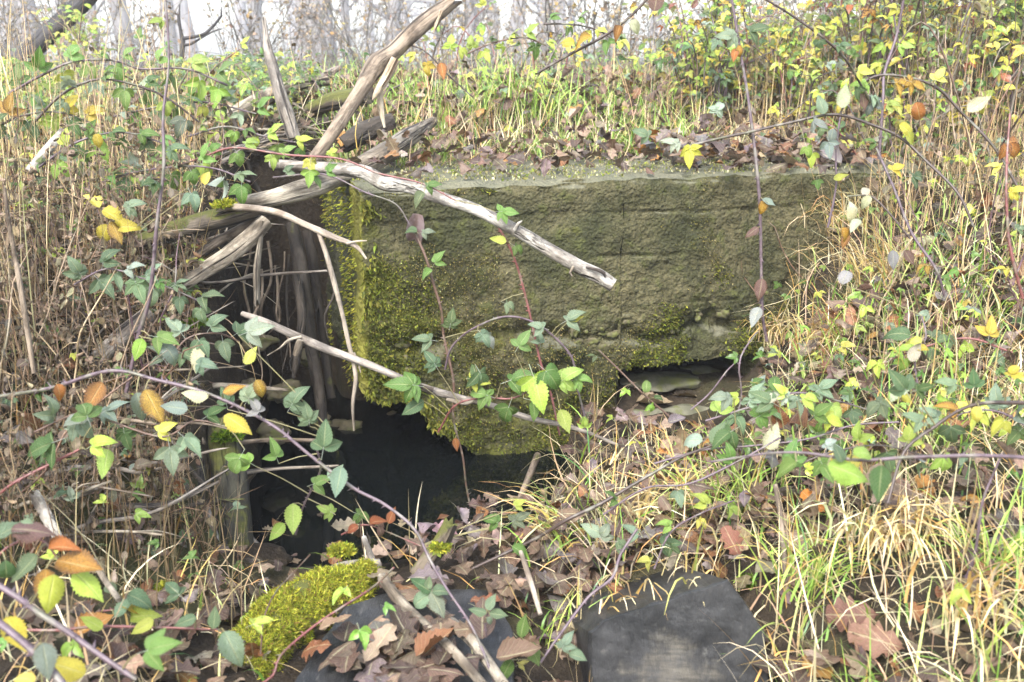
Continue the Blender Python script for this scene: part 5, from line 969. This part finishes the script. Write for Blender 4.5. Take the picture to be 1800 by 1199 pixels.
for k in range(15):                          # behind the mound, in the middle
    x = random.uniform(-.6, 1.5); y = random.uniform(4.7, 5.8)
    bush(x, y, random.uniform(.2, .42), random.uniform(.2, .4), 3, 12, palette('llyg'), 'thin bramble bush with lime leaves behind the grassy mound', 'bramble bushes behind the mound')
# ------------------------------------------------------------------ dead upright weeds, copied from eight built plants
def weed(h, nl, seed, curl=True):
    random.seed(seed); root = empty('dead_weed', (0, 0, 0), 'x', 'dead weed'); st = MB(); fo = MB(); c = lin(random.choice(['#8d745a', '#765f4c', '#9b8566', '#6a584c']), 0)
    w = np.cumsum(np.array([[0, 0, 0]]+[[random.gauss(0, .02), random.gauss(0, .02), h/5] for _ in range(5)]), 0); p, r = tube(st, w, [.0030, .0028, .0025, .002, .0016, .001], 5, .05, c, 0, seed, False)
    ps, yd = [], []
    for i in range(nl):
        k = random.randrange(int(len(p)*.2), len(p)); d = rdir(1)[0]; d[2] = abs(d[2])*.5; e = p[k]+unit(d)*random.uniform(.02, .09); tube(st, [p[k], (p[k]+e)/2+[0, 0, .008], e], [.0012, .001, .0006], 3, .03, c, 0, 0, False)
        for f in (1., .6): ps.append(p[k]+(e-p[k])*f); yd.append([d[0]*.6, d[1]*.6, -.9])
    ps, yd = np.array(ps), np.array(yd); n = len(ps)
    scatter(fo, CURLED+LEAF_LO[:1], ps, yd+rdir(n)*.35, rdir(n), rng.uniform(.018, .05, n), pick([(3, '#6f5e4c'), (2, '#544638'), (2, '#988870'), (.3, '#70502e')], n))
    st.build('stem', M['stem']).parent = root; fo.build('dead_leaves', M['dead']).parent = root; return root
protos = [weed(random.uniform(.5, .75), [8, 16, 24, 12][k % 4], 100+k) for k in range(8)]; random.seed(99)
used = set()
def put_weed(x, y, s, label, group, k=None):
    k = random.randrange(8) if k is None else k; src = protos[k]; z = hz(x, y)
    if k not in used: used.add(k); r = src
    else:
        r = src.copy(); col0.objects.link(r)
        for ch in src.children:
            q = ch.copy(); col0.objects.link(q); q.parent = r
    r.location = (x, y, z-.01); r.rotation_euler = (random.gauss(0, .14), random.gauss(0, .14), random.uniform(0, 6.28)); r.scale = (s, s, s); tag(r, label, 'dead weed', group)
n = 0
while n < 200:
    px, py = random.uniform(-120, 430), random.uniform(430, 1010)
    if py > 700 and px > 400: continue
    g_ = G(px, py)
    if poly_sd(np.array([g_[0]]), np.array([g_[1]]), POOL)[0] > -.03: continue
    n += 1; put_weed(g_[0], g_[1], random.uniform(.45, .85)*(1. if py < 800 else .62), 'dry brown nettle stalk in the dense stand on the left bank', 'dry stalks of the left bank')
for k in range(40):
    put_weed(random.uniform(-3.2, -1.1), random.uniform(3.0, 4.8), random.uniform(.3, .75), 'pale dry weed stalk standing on the left mound', 'dry stalks of the left mound')
for k in range(40):
    x = random.uniform(1.3, 3.2); put_weed(x, random.uniform(3.0, 4.8)+.2, random.uniform(.5, 1.0), 'dry stalk standing among the brambles of the right thicket', 'dry stalks of the right thicket')
for k in range(15):
    put_weed(random.uniform(-2.5, 2.0), random.uniform(4.6, 5.4), random.uniform(.4, .7), 'dry stalk standing behind the crest of the mound', 'dry stalks behind the mound')
# tall dry grass stems, straight and thin
p, px, py = spots(70000); d = np.where((px < 430) & (py > 250), .22, np.where((px > 1250) & (py < 520), .15, np.where(py < 330, .05, 0.))); k = (rng.random(len(p)) < d) & (p[:, 1] > 1.7); p, px, py = p[k], px[k], py[k]; n = len(p)
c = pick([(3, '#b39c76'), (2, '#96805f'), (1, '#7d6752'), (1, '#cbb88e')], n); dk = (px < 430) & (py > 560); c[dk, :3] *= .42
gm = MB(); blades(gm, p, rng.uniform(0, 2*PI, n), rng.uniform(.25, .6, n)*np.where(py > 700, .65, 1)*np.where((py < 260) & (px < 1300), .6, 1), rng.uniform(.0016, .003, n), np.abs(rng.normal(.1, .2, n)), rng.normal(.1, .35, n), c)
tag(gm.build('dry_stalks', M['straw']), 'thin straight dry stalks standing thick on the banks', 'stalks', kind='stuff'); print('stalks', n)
n = 150; x = rng.uniform(-2.0, -1.15, n); y = rng.uniform(2.3, 3.6, n); p = np.stack([x, y, H(x, y)], -1)
gm = MB(); blades(gm, p, rng.uniform(0, 2*PI, n), rng.uniform(.4, .85, n), rng.uniform(.0015, .0034, n), np.abs(rng.normal(.1, .14, n)), rng.normal(.25, .35, n), pick([(3, '#c6b58c'), (2, '#ad9a72'), (1, '#d6c9a4')], n))
tag(gm.build('tall_dry_grass', M['straw']), 'tall pale dry grass standing at the left edge of the mound', 'grass', kind='stuff')
# prominent tufts of bleached grass
def tuft(px, py, n, L, wd, pal, label, drop=1.6, dirx=None, lift=.0, spread=.03):
    b = G(px, py, lift); base = b+rng.normal(0, spread, (n, 3))*np.array([1, 1, .2]); az = rng.uniform(0, 2*PI, n) if dirx is None else rng.normal(math.radians(dirx), .6, n); m = MB()
    blades(m, base, az, rng.uniform(.5, 1.1, n)*L, rng.uniform(.5, 1.2, n)*wd, np.abs(rng.normal(.25, .25, n)), rng.normal(drop, .5, n), pick(pal, n), 7 if False else 5); tag(m.build('grass_tuft', M['straw'], loc=b), label, 'grass tuft')
ST = [(3, '#c8b486'), (2, '#b5965c'), (1, '#d6caa4'), (1, '#b5a25c')]; GS = [(3, '#7d9a40'), (2, '#9aaf58'), (1, '#c2b870')]
tuft(1520, 960, 42, .25, .006, ST, 'broad tuft of bleached drooping straw right of the timber block', 2.4, -90, .1)
tuft(1575, 940, 26, .24, .006, ST, 'second bleached straw tuft beside the broad one', 2.4, -90, .08)
tuft(1690, 1085, 24, .22, .006, ST, 'fan of bleached straw at the lower right corner', 2.2, -100, .06)
tuft(1000, 960, 40, .24, .008, ST+GS, 'tuft of broad bleached blades at the near water edge', 1.6, 200, .02)
tuft(1110, 930, 40, .26, .008, ST, 'arching straw tuft behind the timber block', 2.0, -70, .03)
tuft(1200, 900, 70, .24, .005, GS+ST, 'green and straw tuft on the bank above the timber block', 1.5, None, .0)
tuft(1360, 600, 60, .26, .004, ST, 'straw tuft hanging at the right end of the slot', 2.4, -100, .05)
tuft(1450, 620, 110, .26, .004, ST, 'big matted straw tuft on the bank right of the slot', 1.9, -110, .02, .06)
tuft(1560, 500, 110, .30, .004, ST, 'straw tuft leaning left at the right end of the block', 1.9, 190, .02, .07)
tuft(1500, 400, 90, .26, .004, ST, 'straw tuft hanging over the right corner of the block face', 1.9, 200, .01, .06)
tuft(1550, 340, 80, .24, .004, ST, 'straw tuft at the top of the right end of the block', 1.8, 200, .01, .06)
tuft(1300, 900, 60, .22, .005, GS, 'fresh green grass tuft above the right timber corner', 1.4, None, 0)
tuft(1420, 1040, 60, .20, .005, GS, 'fresh green tuft right of the timber block', 1.3, None, 0)
tuft(1740, 1010, 60, .22, .005, GS, 'fresh green tuft at the right edge of the foreground', 1.5, None, 0)
tuft(1190, 1030, 14, .20, .005, ST, 'few bleached straws hanging over the end of the timber block', 2.6, -90, .09, .05)
tuft(1090, 1075, 10, .22, .005, ST, 'pale straws draped over the left corner of the timber block', 2.6, -80, .08, .03)
tuft(970, 1130, 22, .16, .005, GS, 'thin green tuft in the gap between the two timbers', .9, None, 0)
for k, (px, py) in enumerate([(765, 268), (790, 262)]):
    b = Q(px, py, ZTOP); n = 40; m = MB(); base = b+rng.normal(0, .025, (n, 3))*np.array([1, 1, 0]); blades(m, base, rng.uniform(0, 6.28, n), rng.uniform(.10, .26, n), rng.uniform(.003, .006, n), np.abs(rng.normal(.1, .2, n)), rng.normal(.7, .4, n), pick(GS, n)); tag(m.build('grass_tuft', M['grass'], loc=b), ['bright green grass tuft at the right end of the long pale log', 'second bright tuft just right of the one by the pale log'][k], 'grass tuft')
# ------------------------------------------------------------------ far wood
def skeleton(h, r0, seed, twigs, low):
    rd = random.Random(seed); tr = MB(); cr = MB(); w = [[0, 0, -.3]]+[[rd.gauss(0, .05*i), rd.gauss(0, .05*i), h*i/6] for i in range(1, 7)]; w = np.array(w)
    p, r = tube(tr, w, np.linspace(r0, r0*.25, 7), 10, .25, (1, 1, 1, 0), .08, seed)
    def limb(b, d, L, rr, lev):
        q = [b]; dd = unit(d)
        for i in range(4): dd = unit(dd+np.array([rd.gauss(0, .22), rd.gauss(0, .22), rd.gauss(.06, .15)])); q.append(q[-1]+dd*L/4)
        q = np.array(q); tube(cr, q, np.linspace(rr, rr*.3, 5), 5 if lev == 0 else 3, .3, (1, 1, 1, 0), 0, 0, False)
        if lev < 2:
            for _ in range(twigs): k = rd.randint(1, 4); limb(q[k], unit(q[k]-q[k-1])+np.array([rd.gauss(0, .6), rd.gauss(0, .6), rd.gauss(.1, .5)]), L*rd.uniform(.35, .6), rr*.4, lev+1)
    for i in range(low):
        k = rd.randint(int(len(p)*.12), len(p)-2); a = rd.uniform(0, 6.28); limb(p[k], np.array([math.cos(a), math.sin(a), rd.uniform(-.1, .8)]), h*rd.uniform(.12, .3), r[k]*.4, 0)
    return tr, cr
tp = []
for k in range(6):
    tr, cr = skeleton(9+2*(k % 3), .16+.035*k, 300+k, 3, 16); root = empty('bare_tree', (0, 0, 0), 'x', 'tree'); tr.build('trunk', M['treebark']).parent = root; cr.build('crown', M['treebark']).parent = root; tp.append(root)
spot = []
rd = random.Random(5)
for px, Y, s in [(165,17,.8),(225,13,1.),(300,20,1.),(395,24,1.1),(455,16,.7),(560,11.5,1.15),(610,22,1.),(690,15,1.),(745,26,1.1),(830,19,.8),(905,24,1.),(975,14,.9),(1010,28,1.),(1080,20,1.),(1150,25,1.),(60,12,1.2),(20,20,1.),(335,30,1.2),(500,28,1.2),(650,32,1.2),(870,33,1.2),(120,28,1.1),(780,34,1.1),(250,36,1.2),(1250,18,1.),(1350,24,1.),(1450,16,1.),(1600,22,1.),(1720,18,1.1),(1850,24,1.),(-100,16,1.),(-250,22,1.),(2000,18,1.),(2150,25,1.),(430,38,1.2),(570,40,1.2),(700,40,1.2),(960,38,1.2)]:
    Y = 10+Y*2.2; p = P(px, 94, Y)
    if len(spot) % 5 != 3: spot.append((p[0], p[1], s*1.75))
    else: spot.append((p[0]+9, p[1]+20, s*1.7))
for i, (x, y, s) in enumerate(spot):
    src = tp[i % 6]
    if i < 6: r = src
    else:
        r = src.copy(); col0.objects.link(r)
        for ch in src.children: q = ch.copy(); col0.objects.link(q); q.parent = r
    r.location = (x, y, hz(x, y)); r.rotation_euler = (rd.gauss(0, .05), rd.gauss(0, .05), rd.uniform(0, 6.28)); r.scale = (s, s, s); tag(r, 'bare trunk fading into the fog of the wood behind the mound', 'tree', 'bare trees in the fog')
# the dark leaning trunk and the small crooked tree nearer by
mb = MB(); tube(mb, pl([(-60,170,7.),(20,118,7.),(110,38,7.),(165,-15,7.),(230,-90,7.1),(330,-220,7.2)]), [.075, .07, .062, .055, .05, .035], 12, .08, (1, 1, 1, 0), .1, 4); b0 = P(-60, 170, 7.)
root = empty('leaning_tree', b0, 'dark slanting trunk at the top left in the mist', 'tree'); as_child(mb.build('trunk', M['wetbark'], loc=b0), root)
fo = MB(); n = 170; pos = P(135, 65, 6.7)+rng.normal(0, 1, (n, 3))*np.array([.09, .1, .10]); scatter(fo, LEAF_LO, pos, rdir(n)*np.array([1, 1, .6]), np.array([[0, -.5, 1.]])+rdir(n)*.6, rng.uniform(.035, .06, n), pick(palette('l'), n)); st = MB()
tube(st, [P(175, 175, 6.6), P(160, 120, 6.65), P(140, 70, 6.7), P(115, 30, 6.7)], [.006, .005, .004, .002], 5, .1, lin(THC['brown'], 0))
for q in range(0, n, 5): tube(st, [P(140, 75, 6.7), pos[q]], [.002, .001], 3, .2, lin(THC['brown'], 0), 0, 0, False)
r2 = empty('lime_sapling', P(175, 175, 6.6), 'sapling with fresh lime green leaves beside the slanting trunk', 'sapling'); as_child(st.build('stem', M['stem'], loc=P(175, 175, 6.6)), r2); as_child(fo.build('foliage', M['leaf'], loc=P(175, 175, 6.6)), r2)
b0 = P(318, 112, 5.4); r3 = empty('crooked_sapling', b0, 'small dark crooked bare sapling against the fog on the left', 'sapling'); mb = MB()
tube(mb, pl([(318,135,5.4),(319,100,5.4),(321,72,5.4),(317,52,5.4),(315,30,5.4),(316,8,5.4)]), [.016,.014,.013,.009,.006,.003], 8, .03, (1, 1, 1, 0), .1, 2); as_child(mb.build('trunk', M['wetbark'], loc=b0), r3)
mb = MB()
for pts, r in (([(321,68,5.4),(345,64,5.38),(362,58,5.36),(380,40,5.36),(389,28,5.36),(389,12,5.36)], [.011,.009,.008,.007,.006,.003]), ([(320,80,5.4),(335,78,5.4),(355,66,5.42),(375,55,5.44),(392,50,5.45)], [.009,.007,.006,.005,.002]), ([(317,52,5.4),(313,40,5.4),(312,22,5.4)], [.006,.005,.002])): tube(mb, pl(pts), r, 6, .03, (1, 1, 1, 0), .1, 2)
as_child(mb.build('limbs', M['wetbark'], loc=b0), r3)
# twiggy undergrowth of the wood, with withered leaves
sp = []
for k in range(7):
    rd2 = random.Random(500+k); st = MB(); fo = MB(); ps = []
    for i in range(7):
        a = rd2.uniform(0, 6.28); L = rd2.uniform(1.2, 2.6); q = [np.array([rd2.gauss(0, .08), rd2.gauss(0, .08), -.1])]; d = unit([math.cos(a)*.35, math.sin(a)*.35, 1])
        for j in range(6): d = unit(d+np.array([rd2.gauss(0, .14), rd2.gauss(0, .14), 0])); q.append(q[-1]+d*L/6)
        q = np.array(q); tube(st, q, np.linspace(.009, .002, 7), 4, .2, lin('#544f4b', 0), 0, 0, False)
        for j in range(16):
            m = rd2.randint(1, 6); e = q[m]+np.array([rd2.gauss(0, .16), rd2.gauss(0, .16), rd2.gauss(.08, .14)]); tube(st, [q[m]+(q[m-1]-q[m])*.4*rd2.random(), (q[m]+e)/2+[0, 0, .02], e], [.004, .003, .001], 3, .2, lin('#544f4b', 0), 0, 0, False)
            for t in range(3): ps.append(q[m]+(e-q[m])*rd2.uniform(.3, 1))
    ps = np.array(ps)[::(1 if k % 2 else 3)]; n = len(ps); scatter(fo, LEAF_LO, ps, rdir(n), rdir(n), rng.uniform(.025, .06, n), pick([(3, '#7a6a58', .2), (2, '#94806a', 0), (1, '#a88e58', 0)], n))
    root = empty('twiggy_shrub', (0, 0, 0), 'x', 'shrub'); st.build('stems', M['stem']).parent = root; fo.build('foliage', M['dead']).parent = root; sp.append(root)
for i in range(110):
    src = sp[i % 7]
    if i < 7: r = src
    else:
        r = src.copy(); col0.objects.link(r)
        for ch in src.children: q = ch.copy(); col0.objects.link(q); q.parent = r
    y = rd.uniform(6.8, 16); p = P(rd.uniform(-150, 1950), 94, y)
    r.location = (p[0], p[1], hz(p[0], p[1])); s = rd.uniform(.5, .95); r.rotation_euler = (0, 0, rd.uniform(0, 6.28)); r.scale = (s, s, s); tag(r, 'misty twiggy shrub with withered leaves between mound and wood', 'shrub', 'twiggy shrubs before the wood')
# ------------------------------------------------------------------ air, light, camera
import os
hd = MB(); x0, x1, y0, y1, z0, z1 = -150, 150, -150, 150, -1.6, 26.
hd.add([[x0, y0, z0], [x1, y0, z0], [x1, y1, z0], [x0, y1, z0], [x0, y0, z1], [x1, y0, z1], [x1, y1, z1], [x0, y1, z1]], [[0, 3, 2, 1], [4, 5, 6, 7], [0, 1, 5, 4], [1, 2, 6, 5], [2, 3, 7, 6], [3, 0, 4, 7]])
hm = bpy.data.materials.new('pale_fog'); hm.use_nodes = True; nt = hm.node_tree; nt.nodes.clear(); out = nt.nodes.new('ShaderNodeOutputMaterial'); pv = nt.nodes.new('ShaderNodeVolumePrincipled')
pv.inputs['Color'].default_value = (.93, .95, 1., 1); pv.inputs['Density'].default_value = HAZE; pv.inputs['Anisotropy'].default_value = .2; nt.links.new(pv.outputs[0], out.inputs['Volume'])
o = hd.build('haze', hm, smooth=False); tag(o, 'pale fog thickening between the trees', 'fog', kind='stuff')
wd = bpy.data.worlds.new('World'); sc.world = wd; wd.use_nodes = True; nt = wd.node_tree; bg = nt.nodes['Background']
sk = nt.nodes.new('ShaderNodeTexSky'); sk.sky_type = 'NISHITA'; sk.sun_disc = False; SE, SR = math.radians(48), math.radians(200); sk.sun_elevation = SE; sk.sun_rotation = SR; sk.dust_density = 3.; sk.air_density = 1.2; sk.ozone_density = 1.
hs = nt.nodes.new('ShaderNodeHueSaturation'); hs.inputs['Saturation'].default_value = .58; nt.links.new(sk.outputs[0], hs.inputs['Color']); nt.links.new(hs.outputs[0], bg.inputs['Color']); bg.inputs['Strength'].default_value = .14
ld = bpy.data.lights.new('sun', 'SUN'); ld.energy = 1.1; ld.angle = math.radians(16); ld.color = (1, .99, .97); lo = bpy.data.objects.new('sun', ld); col0.objects.link(lo)
sd = Vector((math.sin(SR)*math.cos(SE), math.cos(SR)*math.cos(SE), math.sin(SE))); lo.rotation_euler = sd.to_track_quat('Z', 'Y').to_euler(); lo.location = sd*30
cd = bpy.data.cameras.new('camera'); cam = bpy.data.objects.new('camera', cd); col0.objects.link(cam); cam.location = (0, 0, ZC); cam.rotation_euler = (PI/2-PITCH, 0, 0)
cd.sensor_width = 36; cd.lens = FPX/1800*36; cd.clip_start = .05; cd.clip_end = 500; cd.dof.use_dof = True; cd.dof.focus_distance = 2.8; cd.dof.aperture_fstop = 5.0
sc.camera = cam
sc.view_settings.view_transform = 'Standard'; sc.view_settings.look = 'None'; sc.view_settings.exposure = EXPO; sc.view_settings.gamma = 1
sc.render.engine = 'CYCLES'; cy = sc.cycles; cy.max_bounces = 8; cy.diffuse_bounces = 1; cy.glossy_bounces = 3; cy.transmission_bounces = 4; cy.transparent_max_bounces = 8; cy.volume_bounces = 1; cy.use_denoising = True
cy.sample_clamp_indirect = 6
